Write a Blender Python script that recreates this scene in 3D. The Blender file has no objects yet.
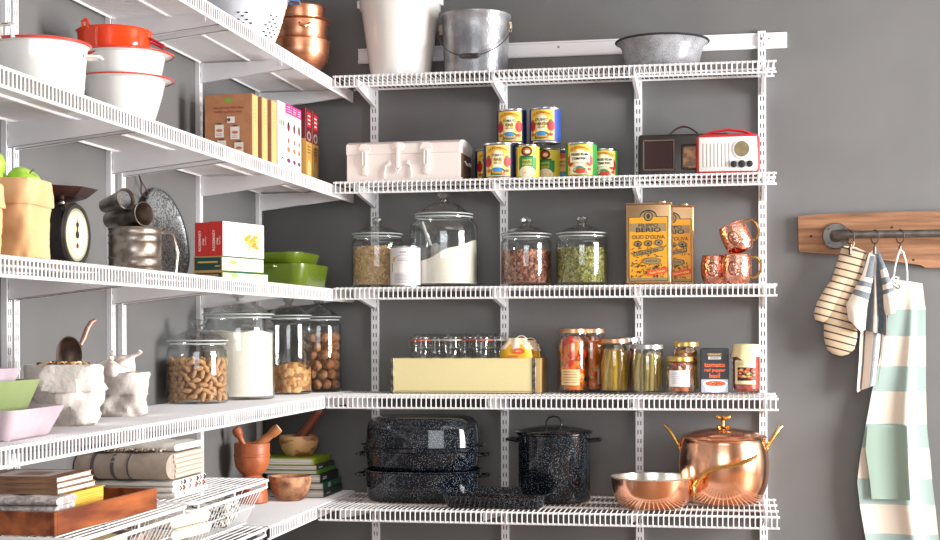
import bpy, bmesh, math, random
from mathutils import Matrix, Vector
random.seed(7)
PI = math.pi
SC = bpy.context.scene
COL = SC.collection
R_ = random.uniform

# ------------------------------------------------------------------ mesh helpers
class M:
    def __init__(s): s.v = []; s.f = []; s.m = []; s.x = Matrix.Identity(4)
    def add(s, vs, fs, mi=0):
        o = len(s.v); s.v += [tuple(s.x @ Vector(p)) for p in vs]
        for f in fs: s.f.append([o + i for i in f]); s.m.append(mi)
        return s
    def box(s, x0, x1, y0, y1, z0, z1, mi=0):
        vs = [(x, y, z) for z in (z0, z1) for x, y in ((x0, y0), (x1, y0), (x1, y1), (x0, y1))]
        return s.add(vs, [(3, 2, 1, 0), (4, 5, 6, 7), (0, 1, 5, 4), (1, 2, 6, 5), (2, 3, 7, 6), (3, 0, 4, 7)], mi)
    def rbox(s, x0, x1, y0, y1, z0, z1, r=.004, seg=2, mi=0):
        bm = bmesh.new(); bmesh.ops.create_cube(bm, size=1)
        for v in bm.verts: v.co = Vector(((x0 + x1) / 2 + v.co.x * (x1 - x0), (y0 + y1) / 2 + v.co.y * (y1 - y0), (z0 + z1) / 2 + v.co.z * (z1 - z0)))
        bmesh.ops.bevel(bm, geom=bm.edges[:], offset=r, segments=seg, profile=.5, affect='EDGES')
        bm.verts.index_update()
        s.add([v.co[:] for v in bm.verts], [[v.index for v in f.verts] for f in bm.faces], mi); bm.free(); return s
    def lathe(s, prof, n=32, c=(0, 0, 0), mi=0, sx=1, sy=1):
        vs = []; fs = []; k = len(prof); ring = []
        for r, z in prof:
            if r < 1e-6: ring.append([len(vs)]); vs.append((c[0], c[1], c[2] + z))
            else:
                ring.append(list(range(len(vs), len(vs) + n)))
                vs += [(c[0] + r * sx * math.cos(2 * PI * i / n), c[1] + r * sy * math.sin(2 * PI * i / n), c[2] + z) for i in range(n)]
        for a, b in zip(ring, ring[1:]):
            for i in range(n):
                j = (i + 1) % n
                if len(a) == 1 and len(b) == 1: continue
                if len(a) == 1: fs.append((a[0], b[j], b[i]))
                elif len(b) == 1: fs.append((a[i], a[j], b[0]))
                else: fs.append((a[i], a[j], b[j], b[i]))
        return s.add(vs, fs, mi)
    def loft(s, rings, mi=0, cap0=True, cap1=True):
        n = len(rings[0]); vs = [p for r in rings for p in r]; fs = []
        for k in range(len(rings) - 1):
            for i in range(n):
                j = (i + 1) % n; fs.append((k * n + i, k * n + j, (k + 1) * n + j, (k + 1) * n + i))
        if cap0: fs.append(tuple(range(n))[::-1])
        if cap1: fs.append(tuple(range((len(rings) - 1) * n, len(rings) * n)))
        return s.add(vs, fs, mi)
    def tube(s, pts, r, n=8, closed=False, mi=0, flat=1.0):
        pts = [Vector(p) for p in pts]; N = len(pts); rings = []; up = None
        for i, p in enumerate(pts):
            if closed: t = pts[(i + 1) % N] - pts[i - 1]
            else: t = pts[min(i + 1, N - 1)] - pts[max(i - 1, 0)]
            t.normalize()
            if up is None:
                up = Vector((0, 0, 1)) if abs(t.z) < .9 else Vector((1, 0, 0))
            a = t.cross(up); a.normalize(); up = a.cross(t); up.normalize()
            rr = r[i] if isinstance(r, (list, tuple)) else r
            rings.append([tuple(p + (a * math.cos(2 * PI * k / n) * flat + up * math.sin(2 * PI * k / n)) * rr) for k in range(n)])
        if closed:
            rings.append(rings[0]); return s.loft(rings, mi, False, False)
        return s.loft(rings, mi)
    def prism(s, poly, a0, a1, axis='x', mi=0):
        def P(u, v, w): return (w, u, v) if axis == 'x' else ((u, w, v) if axis == 'y' else (u, v, w))
        n = len(poly)
        return s.loft([[P(u, v, a0) for u, v in poly], [P(u, v, a1) for u, v in poly]], mi)
    def ell(s, c, a, b, d, rot=None, n=8, mi=0, shape=None):
        X = s.x; T = Matrix.Translation(c) @ (rot.to_4x4() if rot else Matrix.Identity(4)); s.x = X @ T
        k = max(4, n // 2 + 1); prof = []
        vs = []; fs = []
        for i in range(1, k):
            t = PI * i / k; q = shape(t) if shape else 1
            for j in range(n):
                u = 2 * PI * j / n; vs.append((a * math.sin(t) * math.cos(u) * q, b * math.sin(t) * math.sin(u) * q, -d * math.cos(t)))
        lo = len(vs); vs += [(0, 0, -d), (0, 0, d)]
        for i in range(k - 2):
            for j in range(n):
                j2 = (j + 1) % n; fs.append((i * n + j, i * n + j2, (i + 1) * n + j2, (i + 1) * n + j))
        for j in range(n):
            fs.append((lo, (j + 1) % n, j)); fs.append((lo + 1, (k - 2) * n + j, (k - 2) * n + (j + 1) % n))
        s.add(vs, fs, mi); s.x = X; return s
    def build(s, name, mats, parent=None, ang=35, label=None):
        me = bpy.data.meshes.new(name); me.from_pydata(s.v, [], s.f)
        if not isinstance(mats, (list, tuple)): mats = [mats]
        for m in mats: me.materials.append(m)
        if any(s.m): me.polygons.foreach_set('material_index', s.m)
        me.polygons.foreach_set('use_smooth', [True] * len(s.f)); me.update()
        me.validate()
        bm = bmesh.new(); bm.from_mesh(me); bmesh.ops.recalc_face_normals(bm, faces=bm.faces[:]); bm.to_mesh(me); bm.free()
        me.set_sharp_from_angle(angle=math.radians(ang))
        o = bpy.data.objects.new(name, me); COL.objects.link(o)
        if parent: o.parent = parent
        if label: o['label'] = label
        return o

def tag(o, label=None, cat=None, group=None, kind=None):
    if label: o['label'] = label
    if cat: o['category'] = cat
    if group: o['group'] = group
    if kind: o['kind'] = kind
    return o
def thing(name, label, cat, loc=(0, 0, 0), rz=0, group=None):
    o = bpy.data.objects.new(name, None); COL.objects.link(o); o.location = loc; o.rotation_euler = (0, 0, rz)
    o.empty_display_size = .02
    return tag(o, label, cat, group)
def solo(m, name, mats, label, cat, loc=(0, 0, 0), rz=0, group=None, kind=None, ang=35):
    o = m.build(name, mats, ang=ang); o.location = loc; o.rotation_euler = (0, 0, rz)
    return tag(o, label, cat, group, kind)
def kids(o): return [c for c in bpy.data.objects if c.parent == o]
def copy_tree(o, parent=None):
    c = o.copy(); COL.objects.link(c); c.parent = parent
    for ch in kids(o): copy_tree(ch, c)
    return c
def dup(o, loc, rz=0, label=None, group=None, rot=None, scale=None):
    c = copy_tree(o); c.location = loc; c.rotation_euler = rot if rot else (0, 0, rz)
    if scale: c.scale = (scale,) * 3
    if label: c['label'] = label
    if group: c['group'] = group
    return c

# ------------------------------------------------------------------ materials
def S(c):  # sRGB 0-255 to linear
    return tuple(((x / 255) / 12.92 if x / 255 <= .04045 else ((x / 255 + .055) / 1.055) ** 2.4) for x in c) + (1,)
def mat(name, c, rough=.5, metal=0, c2=None, scale=20, bump=0, bscale=80, coat=0, mix=(.4, .6), tex='noise', spec=None, stretch=None, detail=3, emit=None, sss=0):
    m = bpy.data.materials.new(name); m.use_nodes = True; nt = m.node_tree; b = nt.nodes['Principled BSDF']; L = nt.links
    col = c if len(c) == 4 else S(c)
    b.inputs['Base Color'].default_value = col; b.inputs['Roughness'].default_value = rough; b.inputs['Metallic'].default_value = metal
    if coat: b.inputs['Coat Weight'].default_value = coat; b.inputs['Coat Roughness'].default_value = .04
    if spec is not None: b.inputs['Specular IOR Level'].default_value = spec
    tc = nt.nodes.new('ShaderNodeTexCoord'); mp = nt.nodes.new('ShaderNodeMapping'); L.new(tc.outputs['Object'], mp.inputs[0])
    if stretch: mp.inputs['Scale'].default_value = stretch
    if c2:
        if tex == 'noise':
            t = nt.nodes.new('ShaderNodeTexNoise'); t.inputs['Scale'].default_value = scale; t.inputs['Detail'].default_value = detail; out = t.outputs['Fac']
        elif tex == 'voronoi':
            t = nt.nodes.new('ShaderNodeTexVoronoi'); t.inputs['Scale'].default_value = scale; out = t.outputs['Distance']
        elif tex == 'wave':
            t = nt.nodes.new('ShaderNodeTexWave'); t.inputs['Scale'].default_value = scale; t.inputs['Distortion'].default_value = 4; t.inputs['Detail'].default_value = 3; out = t.outputs['Fac']
        L.new(mp.outputs[0], t.inputs['Vector'])
        r = nt.nodes.new('ShaderNodeValToRGB'); r.color_ramp.elements[0].position = mix[0]; r.color_ramp.elements[1].position = mix[1]
        r.color_ramp.elements[0].color = col; r.color_ramp.elements[1].color = S(c2)
        L.new(out, r.inputs[0]); L.new(r.outputs[0], b.inputs['Base Color'])
    if bump:
        n = nt.nodes.new('ShaderNodeTexNoise'); n.inputs['Scale'].default_value = bscale; n.inputs['Detail'].default_value = 3; L.new(mp.outputs[0], n.inputs['Vector'])
        bp = nt.nodes.new('ShaderNodeBump'); bp.inputs['Strength'].default_value = min(1, bump); bp.inputs['Distance'].default_value = .002 * max(1, bump)
        L.new(n.outputs['Fac'], bp.inputs['Height']); L.new(bp.outputs[0], b.inputs['Normal'])
    if sss: b.inputs['Subsurface Weight'].default_value = sss; b.inputs['Subsurface Radius'].default_value = (.01, .006, .003)
    return m
def glassmat(name, tint=(.96, .975, .975, 1), rough=.015, base=.055):
    m = bpy.data.materials.new(name); m.use_nodes = True; nt = m.node_tree; nt.nodes.clear(); L = nt.links
    o = nt.nodes.new('ShaderNodeOutputMaterial'); mx = nt.nodes.new('ShaderNodeMixShader')
    t = nt.nodes.new('ShaderNodeBsdfTransparent'); g = nt.nodes.new('ShaderNodeBsdfGlossy')
    t.inputs[0].default_value = tint; g.inputs['Roughness'].default_value = rough
    lw = nt.nodes.new('ShaderNodeLayerWeight'); lw.inputs[0].default_value = .5
    pw = nt.nodes.new('ShaderNodeMath'); pw.operation = 'POWER'; pw.inputs[1].default_value = 3.2
    L.new(lw.outputs['Facing'], pw.inputs[0])
    ma = nt.nodes.new('ShaderNodeMath'); ma.operation = 'MULTIPLY_ADD'; ma.inputs[1].default_value = .75; ma.inputs[2].default_value = base
    L.new(pw.outputs[0], ma.inputs[0]); L.new(ma.outputs[0], mx.inputs[0])
    L.new(t.outputs[0], mx.inputs[1]); L.new(g.outputs[0], mx.inputs[2]); L.new(mx.outputs[0], o.inputs[0])
    return m
def speckle(name, base, spot, scale=260, thr=.2, rough=.15, metal=0, base2=None, s2=12):
    m = mat(name, base, rough, metal)
    nt = m.node_tree; b = nt.nodes['Principled BSDF']; L = nt.links
    tc = [n for n in nt.nodes if n.type == 'MAPPING'][0]
    v = nt.nodes.new('ShaderNodeTexVoronoi'); v.inputs['Scale'].default_value = scale; L.new(tc.outputs[0], v.inputs['Vector'])
    n = nt.nodes.new('ShaderNodeTexNoise'); n.inputs['Scale'].default_value = s2; n.inputs['Detail'].default_value = 5; L.new(tc.outputs[0], n.inputs['Vector'])
    a = nt.nodes.new('ShaderNodeMath'); a.operation = 'MULTIPLY'; L.new(n.outputs['Fac'], a.inputs[0]); a.inputs[1].default_value = thr * 2
    c = nt.nodes.new('ShaderNodeMath'); c.operation = 'LESS_THAN'; L.new(v.outputs['Distance'], c.inputs[0]); L.new(a.outputs[0], c.inputs[1])
    mx = nt.nodes.new('ShaderNodeMix'); mx.data_type = 'RGBA'; L.new(c.outputs[0], mx.inputs[0]); mx.inputs[7].default_value = S(spot)
    if base2:
        r = nt.nodes.new('ShaderNodeMix'); r.data_type = 'RGBA'; L.new(n.outputs['Fac'], r.inputs[0]); r.inputs[6].default_value = S(base); r.inputs[7].default_value = S(base2); L.new(r.outputs[2], mx.inputs[6])
    else: mx.inputs[6].default_value = S(base)
    L.new(mx.outputs[2], b.inputs['Base Color'])
    return m
def stripes(name, bands, axis=2, rough=.85, repeat=None, bump=.6, bscale=900):
    """bands: list of (start 0..1, colour) along an object axis over 'repeat' metres"""
    m = mat(name, bands[0][1], rough, bump=bump, bscale=bscale); nt = m.node_tree; L = nt.links; b = nt.nodes['Principled BSDF']
    tc = [n for n in nt.nodes if n.type == 'TEX_COORD'][0]; sp = nt.nodes.new('ShaderNodeSeparateXYZ'); L.new(tc.outputs['Object'], sp.inputs[0])
    d = nt.nodes.new('ShaderNodeMath'); d.operation = 'DIVIDE'; d.inputs[1].default_value = repeat; L.new(sp.outputs[axis], d.inputs[0])
    fr = nt.nodes.new('ShaderNodeMath'); fr.operation = 'FRACT'; L.new(d.outputs[0], fr.inputs[0])
    r = nt.nodes.new('ShaderNodeValToRGB'); r.color_ramp.interpolation = 'CONSTANT'; e = r.color_ramp.elements
    e[0].position = 0; e[0].color = S(bands[0][1]); e[1].position = bands[1][0]; e[1].color = S(bands[1][1])
    for p, c in bands[2:]:
        q = e.new(p); q.color = S(c)
    L.new(fr.outputs[0], r.inputs[0]); L.new(r.outputs[0], b.inputs['Base Color'])
    return m
K = {}
def flat(c, rough=.5):
    k = (tuple(c), rough)
    if k not in K: K[k] = mat('print_%02x%02x%02x' % tuple(c), c, rough)
    return K[k]

WHITE_WIRE = mat('white_vinyl_wire', (240, 240, 243), .35)
WHITE_METAL = mat('white_powder_coat', (232, 232, 236), .4)
PAINT = mat('dark_grey_wall_paint', (104, 104, 104), .55, c2=(99, 99, 100), scale=3, bump=.15, bscale=500)
GLASS = glassmat('clear_glass'); KNOBG = glassmat('thick_knob_glass', (.78, .80, .80, 1), .04, .34)
ENAMEL_W = mat('white_enamel', (238, 238, 236), .12, coat=.8)
ENAMEL_R = mat('red_enamel_rim', (214, 58, 40), .15, coat=.8)
ENAMEL_O = mat('orange_red_enamel', (238, 66, 22), .12, coat=.8)
COPPER = mat('polished_copper', (248, 192, 162), .19, 1, c2=(240, 176, 140), scale=9, bump=.12, bscale=40)
COPPER_B = mat('brushed_copper', (230, 166, 132), .3, 1, c2=(214, 146, 110), scale=4, stretch=(1, 1, 12))
TIN_IN = mat('tinned_lining', (225, 222, 214), .28, 1)
BRASS = mat('cast_brass', (222, 170, 98), .25, 1, bump=.3, bscale=90)
DARKWOOD = mat('red_brown_wood', (150, 84, 48), .42, c2=(190, 118, 70), scale=5, stretch=(9, 1, 9), detail=6, mix=(.3, .7), tex='wave')
TRAYWOOD = mat('tray_acacia_wood', (104, 48, 26), .35, c2=(176, 100, 54), scale=3.2, stretch=(8, 1.2, 9), detail=7, mix=(.36, .66))
MORTARWOOD = mat('orange_turned_wood', (178, 98, 58), .45, c2=(160, 84, 48), scale=6, stretch=(1, 1, 5), tex='wave')
OLIVEWOOD = mat('olive_wood', (222, 178, 128), .45, c2=(150, 92, 56), scale=14, stretch=(1, 1, 2.6), detail=2, mix=(.50, .62))
BURLWOOD = mat('burl_wood', (196, 146, 108), .65, c2=(126, 80, 54), scale=26, detail=6, mix=(.42, .66), bump=1.2, bscale=60)
STEEL = mat('worn_tin', (184, 176, 166), .35, 1, c2=(142, 128, 118), scale=30, bump=.25, bscale=120, detail=6)
BLACKP = flat((28, 28, 30)); WHITEP = flat((238, 236, 230))

# ------------------------------------------------------------------ printed shapes, flat or wrapped round a cylinder
_tc = {}
def text_geo(t, size, bold=False):
    k = (t, size, bold)
    if k in _tc: return _tc[k]
    cu = bpy.data.curves.new('t', 'FONT'); cu.body = t; cu.size = size; cu.align_x = 'CENTER'; cu.align_y = 'CENTER'; cu.resolution_u = 3
    if bold: cu.offset = size * .02
    o = bpy.data.objects.new('t', cu); COL.objects.link(o); dg = bpy.context.evaluated_depsgraph_get(); dg.update()
    me = bpy.data.meshes.new_from_object(o.evaluated_get(dg)); vs = [v.co[:] for v in me.vertices]; fs = [list(p.vertices) for p in me.polygons]
    bpy.data.objects.remove(o); bpy.data.curves.remove(cu); bpy.data.meshes.remove(me)
    _tc[k] = (vs, fs); return _tc[k]
class Print:
    """shapes in (u, w) millimetre-true coordinates laid over a label; each sits .3 mm above the one before"""
    def __init__(s): s.p = []; s.mats = []; s.k = 0
    def _m(s, c):
        m = c if not isinstance(c, tuple) else flat(c)
        if m not in s.mats: s.mats.append(m)
        return s.mats.index(m)
    def add(s, vs, fs, c, lay=None):
        if lay is None: s.k += 1; lay = s.k
        s.p.append(([(a[0], a[1], lay) for a in vs], fs, s._m(c))); return s
    def rect(s, u0, u1, w0, w1, c, seg=10, lay=None):
        vs = []; fs = []
        for i in range(seg + 1): u = u0 + (u1 - u0) * i / seg; vs += [(u, w0), (u, w1)]
        for i in range(seg): a = 2 * i; fs.append((a, a + 2, a + 3, a + 1))
        return s.add(vs, fs, c, lay)
    def oval(s, u, w, a, b, c, n=20, lay=None, a0=0, a1=2 * PI):
        vs = [(u, w)] ; fs = []
        for k in (.5, 1): vs += [(u + a * k * math.cos(a0 + (a1 - a0) * i / n), w + b * k * math.sin(a0 + (a1 - a0) * i / n)) for i in range(n + 1)]
        for i in range(n): fs += [(0, 1 + i, 2 + i), (1 + i, n + 2 + i, n + 3 + i, 2 + i)]
        return s.add(vs, fs, c, lay)
    def arc(s, u, w, r0, r1, a0, a1, c, n=16, sy=1):
        vs = []; fs = []
        for i in range(n + 1):
            t = a0 + (a1 - a0) * i / n; vs += [(u + r0 * math.cos(t), w + r0 * sy * math.sin(t)), (u + r1 * math.cos(t), w + r1 * sy * math.sin(t))]
        for i in range(n): a = 2 * i; fs.append((a, a + 1, a + 3, a + 2))
        return s.add(vs, fs, c)
    def poly(s, pts, c): return s.add(pts, [tuple(range(len(pts)))], c)
    def text(s, t, u, w, size, c, bold=False, sx=1, rot=0, arcr=0):
        vs, fs = text_geo(t, size, bold); o = []
        for x, y, z in vs:
            x *= sx
            if arcr: th = x / arcr; x, y = (arcr + y) * math.sin(th), (arcr + y) * math.cos(th) - arcr
            o.append((u + x * math.cos(rot) - y * math.sin(rot), w + x * math.sin(rot) + y * math.cos(rot)))
        return s.add(o, fs, c)
    def lines(s, u0, u1, w0, w1, n, c, h=.0006):
        for i in range(n):
            w = w1 + (w0 - w1) * (i + .5) / n; e = (u1 - u0) * R_(0, .18)
            s.rect(u0 + e * .5, u1 - e, w - h, w + h, c, 4, lay=9)
        return s
    def cyl(s, name, R, parent, ang=0, step=.00022, z=0, label=None):
        m = M()
        for vs, fs, mi in s.p:
            m.add([((R + l * step) * math.sin(u / R + ang), -(R + l * step) * math.cos(u / R + ang), w + z) for u, w, l in vs], fs, mi)
        return s._b(m, name, parent, label)
    def flat(s, name, parent, T, step=.0003, label=None):
        m = M(); m.x = T
        for vs, fs, mi in s.p: m.add([(u, -l * step, w) for u, w, l in vs], fs, mi)
        return s._b(m, name, parent, label)
    def _b(s, m, name, parent, label):
        me = bpy.data.meshes.new(name); me.from_pydata(m.v, [], m.f)
        for q in s.mats: me.materials.append(q)
        me.polygons.foreach_set('material_index', m.m); me.update()
        o = bpy.data.objects.new(name, me); COL.objects.link(o); o.parent = parent
        if label: o['label'] = label
        return o
def TR(x, y, z, rz=0): return Matrix.Translation((x, y, z)) @ Matrix.Rotation(rz, 4, 'Z')

# ------------------------------------------------------------------ camera
cam = bpy.data.cameras.new('camera'); co = bpy.data.objects.new('camera', cam); COL.objects.link(co)
F_, YAW, ROLL = 1476.5, .1795, -.0041
cam.sensor_width = 36; cam.lens = F_ * 36 / 940; cam.shift_y = (331.5 - 270) / 940; cam.clip_start = .05
co.location = (1.7597, -5.3428, 1.2)
co.matrix_world = Matrix.Translation(co.location) @ Matrix.Rotation(YAW, 4, 'Z') @ Matrix.Rotation(PI / 2, 4, 'X') @ Matrix.Rotation(ROLL, 4, 'Z')
SC.camera = co

# ------------------------------------------------------------------ room
def struct(name, m, mt):
    o = m.build(name, mt); o['kind'] = 'structure'; return o
RX, RY, RZ = 5.6, -7.2, 2.9
struct('wall_left', M().box(-.1, 0, RY, .1, 0, RZ), PAINT)
struct('wall_back', M().box(0, RX, 0, .1, 0, RZ), PAINT)
PALE = mat('grey_plaster', (176, 172, 168), .8); FLOORM = mat('oak_floor', (150, 122, 96), .5, c2=(120, 94, 70), scale=4, stretch=(1, 8, 1))
struct('floor', M().box(0, RX, RY, 0, -.1, 0), FLOORM)
struct('ceiling', M().box(0, RX, RY, 0, RZ, RZ + .1), PALE)
WY0, WY1, WZ0, WZ1 = -2.6, -.7, .5, 2.5            # tall window in the right wall
m = M(); m.box(RX, RX + .1, RY, WY0, 0, RZ); m.box(RX, RX + .1, WY1, .1, 0, RZ); m.box(RX, RX + .1, WY0, WY1, 0, WZ0); m.box(RX, RX + .1, WY0, WY1, WZ1, RZ)
struct('wall_right', m, PALE)
FX0, FX1 = .4, 3.4                                    # wide window added behind the camera for front fill
m = M(); m.box(0, FX0, RY - .1, RY, 0, RZ); m.box(FX1, RX, RY - .1, RY, 0, RZ); m.box(FX0, FX1, RY - .1, RY, 0, .8); m.box(FX0, FX1, RY - .1, RY, 2.6, RZ)
struct('wall_front', m, PALE)
m = M()
for a, b in ((WY0, WY0 + .05), (WY1 - .05, WY1)): m.box(RX + .02, RX + .07, a, b, WZ0, WZ1)
for a, b in ((WZ0, WZ0 + .05), (WZ1 - .05, WZ1)): m.box(RX + .02, RX + .07, WY0 + .05, WY1 - .05, a, b)
struct('window_1', m, WHITE_METAL)
m = M()
for a, b in ((FX0, FX0 + .05), (1.87, 1.93), (FX1 - .05, FX1)): m.box(a, b, RY - .07, RY - .02, .8, 2.6)
for a, b in ((.8, .85), (2.55, 2.6)): m.box(FX0 + .05, FX1 - .05, RY - .069, RY - .021, a, b)
struct('fill_window', m, WHITE_METAL)  # frame of the added window that carries the front fill

def area(name, loc, rot, sx, sy, power, col=(1, 1, 1)):
    l = bpy.data.lights.new(name, 'AREA'); l.shape = 'RECTANGLE'; l.size = sx; l.size_y = sy; l.energy = power; l.color = col
    o = bpy.data.objects.new(name, l); COL.objects.link(o); o.location = loc; o.rotation_euler = rot; return o
area('window_daylight_right', (RX + .01, (WY0 + WY1) / 2, (WZ0 + WZ1) / 2), (0, PI / 2, 0), WZ1 - WZ0 - .1, WY1 - WY0 - .1, 410, (1, .985, .965))
area('front_fill_light', ((FX0 + FX1) / 2, RY - .01, 1.7), (PI / 2, 0, 0), FX1 - FX0 - .1, 1.7, 58, (.96, .98, 1))  # added fill lamp, brightens faces turned to the camera
area('overhead_fill_light', (2.4, -3.0, RZ - .03), (0, 0, 0), 1.6, 1.6, 16, (1, .98, .96))  # overhead fill added for brightness, not a known fixture of the room
w = bpy.data.worlds.new('daylight'); SC.world = w; w.use_nodes = True
w.node_tree.nodes['Background'].inputs[0].default_value = (.75, .82, .9, 1); w.node_tree.nodes['Background'].inputs[1].default_value = 1

SC.view_settings.view_transform = 'Standard'; SC.view_settings.look = 'None'; SC.view_settings.gamma = 1; SC.view_settings.exposure = .32
SC.cycles.transparent_max_bounces = 32; SC.cycles.max_bounces = 10; SC.cycles.use_denoising = True

# ------------------------------------------------------------------ shelving
PITCH = .0172; WR = .0021; RR = .0039
ZB = dict(A=2.100, B=1.7258, C=1.3524, D=.9747, E=.5994)
ZL = dict(A=2.094, B=1.7188, C=1.3489, D=.9749, E=.6052)
DB = dict(A=.305, B=.305, C=.305, D=.406, E=.508)
DL = .349; LIP = .036
NAME = dict(A='top', B='second', C='third', D='fourth', E='lowest')
def shelf(kind, key, z, depth, a0, a1, label, group, lip=True, name='wire_shelf', wr=WR):
    """kind 'b': runs along the back wall from x=a0 to a1; 'l': along the left wall from y=a0 to a1"""
    def P(a, d, zz): return (a, -d, zz) if kind == 'b' else (d, a, zz)
    t = thing(name, label, 'shelf', P((a0 + a1) / 2, 0, z), 0, group); o0 = P((a0 + a1) / 2, 0, z)
    T = Matrix.Translation([-c for c in o0])
    n = int((a1 - a0 - .01) / PITCH); deck = M(); deck.x = T; fl = M(); fl.x = T
    for i in range(n + 1):
        a = a0 + .005 + (a1 - a0 - .01) * i / n
        deck.tube([P(a, .012, z + RR), P(a, depth - .004, z + RR)], wr, 5)
        if lip: fl.tube([P(a, depth - .004, z + RR), P(a, depth + .0035, z + .001), P(a, depth + .0035, z - LIP)], wr, 5)
    deck.build('deck_wires', WHITE_WIRE, t)
    if lip:
        fl.tube([P(a0 - .004, depth, z - LIP), P(a1 + .004, depth, z - LIP)], RR, 8); fl.build('front_lip', WHITE_WIRE, t)
    k = max(2, round(depth / .17)); 
    for i in range(k + 1):
        d = .014 + (depth - .014) * i / k; m = M(); m.x = T
        m.tube([P(a0 - .004, d, z), P(a1 + .004, d, z)], RR, 8); m.build('support_rod', WHITE_WIRE, t)
    return t
UB = [.434, .92, 1.41, 1.847]; UBN = ['leftmost', 'second', 'third', 'rightmost']
UL = [-2.006, -1.968, -1.398, -1.322, -.695, -.080]
for k in 'ABCDE':
    shelf('b', k, ZB[k], DB[k], .362, 1.886, 'white ventilated wire shelf on the dark back wall, ' + NAME[k] + ' of the five there', 'wire shelves on the back wall')
SEG = [(-1.357, -.008, 'farthest section at the room corner'), (-1.984, -1.363, 'middle section between paired uprights'), (-2.9, -1.99, 'nearest section at photo edge')]
for k in 'ABCD':
    for a0, a1, w_ in SEG:
        shelf('l', k, ZL[k], DL, a0, a1, 'left wall wire shelf, %s row, %s' % (NAME[k].replace('top', 'first'), w_), 'wire shelves on the left wall')
shelf('l', 'E', ZL['E'], DL, -1.02, -.008, 'white wire shelf in the corner carrying the mortars and the pile of cookbooks', 'wire shelves on the left wall')
ZF = .75

def upright(px, py, face, z0, z1, label, group, ph=0):
    t = thing('slotted_upright', label, 'shelf upright', (px, py, z0), 0 if face == 'b' else PI / 2, group)
    m = M(); H = z1 - z0; W = .0125; D = .0145; n = int(H / .032)
    # local: width along x, projects to -y
    xs = [-W, -.0072, -.0032, .0032, .0072, W]
    for i in range(n):
        zz = i * .032; rows = [zz, zz + .008, zz + .024, zz + .032]
        for r in range(3):
            for c in range(5):
                if r == 1 and c in (1, 3): continue
                m.add([(xs[c], -D, rows[r]), (xs[c + 1], -D, rows[r]), (xs[c + 1], -D, rows[r + 1]), (xs[c], -D, rows[r + 1])], [(0, 1, 2, 3)])
                m.add([(xs[c], -D + .0015, rows[r]), (xs[c + 1], -D + .0015, rows[r]), (xs[c + 1], -D + .0015, rows[r + 1]), (xs[c], -D + .0015, rows[r + 1])], [(3, 2, 1, 0)])
        for c in (1, 3):
            for xx in (xs[c], xs[c + 1]):
                m.add([(xx, -D, rows[1]), (xx, -D + .0015, rows[1]), (xx, -D + .0015, rows[2]), (xx, -D, rows[2])], [(0, 1, 2, 3)])
            for q in (1, 2):
                m.add([(xs[c], -D, rows[q]), (xs[c + 1], -D, rows[q]), (xs[c + 1], -D + .0015, rows[q]), (xs[c], -D + .0015, rows[q])], [(0, 1, 2, 3)])
    m.box(-W - .0012, -W, -D, 0, 0, n * .032); m.box(W, W + .0012, -D, 0, 0, n * .032)
    m.build('slotted_channel', WHITE_METAL, t, ang=20)
    if face == 'b':
        s = M().lathe([(0, -.002), (.005, -.002), (.005, .001), (.003, .0022), (0, .0022)], 12); 
        s2 = M(); s2.x = Matrix.Translation((0, -D - .0002, H - .03)) @ Matrix.Rotation(PI / 2, 4, 'X'); s2.v = [tuple(s2.x @ Vector(p)) for p in s.v]; s2.f = s.f; s2.m = s.m
        s2.build('screw_head', STEEL, t)
    return t
for x, nm in zip(UB, UBN):
    upright(x, -.0005, 'b', .02, 2.262, 'white slotted upright on the dark back wall, %s of the four' % nm, 'uprights on the back wall')
ULN = ['at photo edge, nearer one of the touching pair', 'at photo edge, farther one of the touching pair', 'behind the sifter, nearer one of the spaced pair', 'behind the sifter, farther one of the spaced pair', 'single one beside the red cracker boxes', 'next to the room corner']
for y, nm in zip(UL, ULN):
    upright(.0005, y, 'l', .02, 2.6, 'white slotted upright on left wall, ' + nm, 'uprights on the left wall')
# horizontal hanging rail
t = thing('hanging_rail', 'long white metal rail screwed to the back wall above the top shelf', 'rail', (.3725, -.0005, 2.1985))
m = M().prism([(0, 0), (-.008, 0), (-.011, .004), (-.011, .01), (-.005, .014), (-.005, .047), (-.009, .05), (-.009, .055), (0, .055)], 0, 1.562)
m.build('rail_profile', WHITE_METAL, t, ang=20)
for x in (.35, .75, 1.13, 1.5):
    q = M(); q.x = Matrix.Translation((x, -.005, .034)) @ Matrix.Rotation(PI / 2, 4, 'X'); q.lathe([(0, 0), (.0045, 0), (.004, .002), (0, .003)], 12); q.build('screw', STEEL, t)

def bracket(kind, a, z, depth, label, group):
    t = thing('shelf_bracket', label, 'bracket', (a, -.0155, z) if kind == 'b' else (.0155, a, z), 0 if kind == 'b' else PI / 2, group)
    d1 = depth - .0155 - .003; prof = [(-.0005, -.0045), (-d1, -.0045), (-d1, -.031), (-.0005, -.068)]
    m = M()
    for x in (-.0055, .0040): m.prism(prof, x, x + .0015)
    m.add([(-.0055, -.0005, -.068), (.0055, -.0005, -.068), (.0055, -d1, -.031), (-.0055, -d1, -.031), (-.0055, -.0005, -.0665), (.0055, -.0005, -.0665), (.0055, -d1, -.0295), (-.0055, -d1, -.0295)],
          [(0, 1, 2, 3), (7, 6, 5, 4), (0, 3, 7, 4), (1, 5, 6, 2), (3, 2, 6, 7), (0, 4, 5, 1)])
    m.build('channel_arm', WHITE_METAL, t, ang=20)
    c = M().rbox(-.007, .007, -d1 + .05, -d1 + .062, -.022, -.008, .001, 1); c.build('rod_clip', WHITE_METAL, t)
    return t
for k in 'ABCDE':
    for x, nm in zip(UB, UBN):
        bracket('b', x, ZB[k], DB[k], 'white bracket on the %s back wall upright under the %s shelf' % (nm, NAME[k]), 'back wall brackets')
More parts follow.
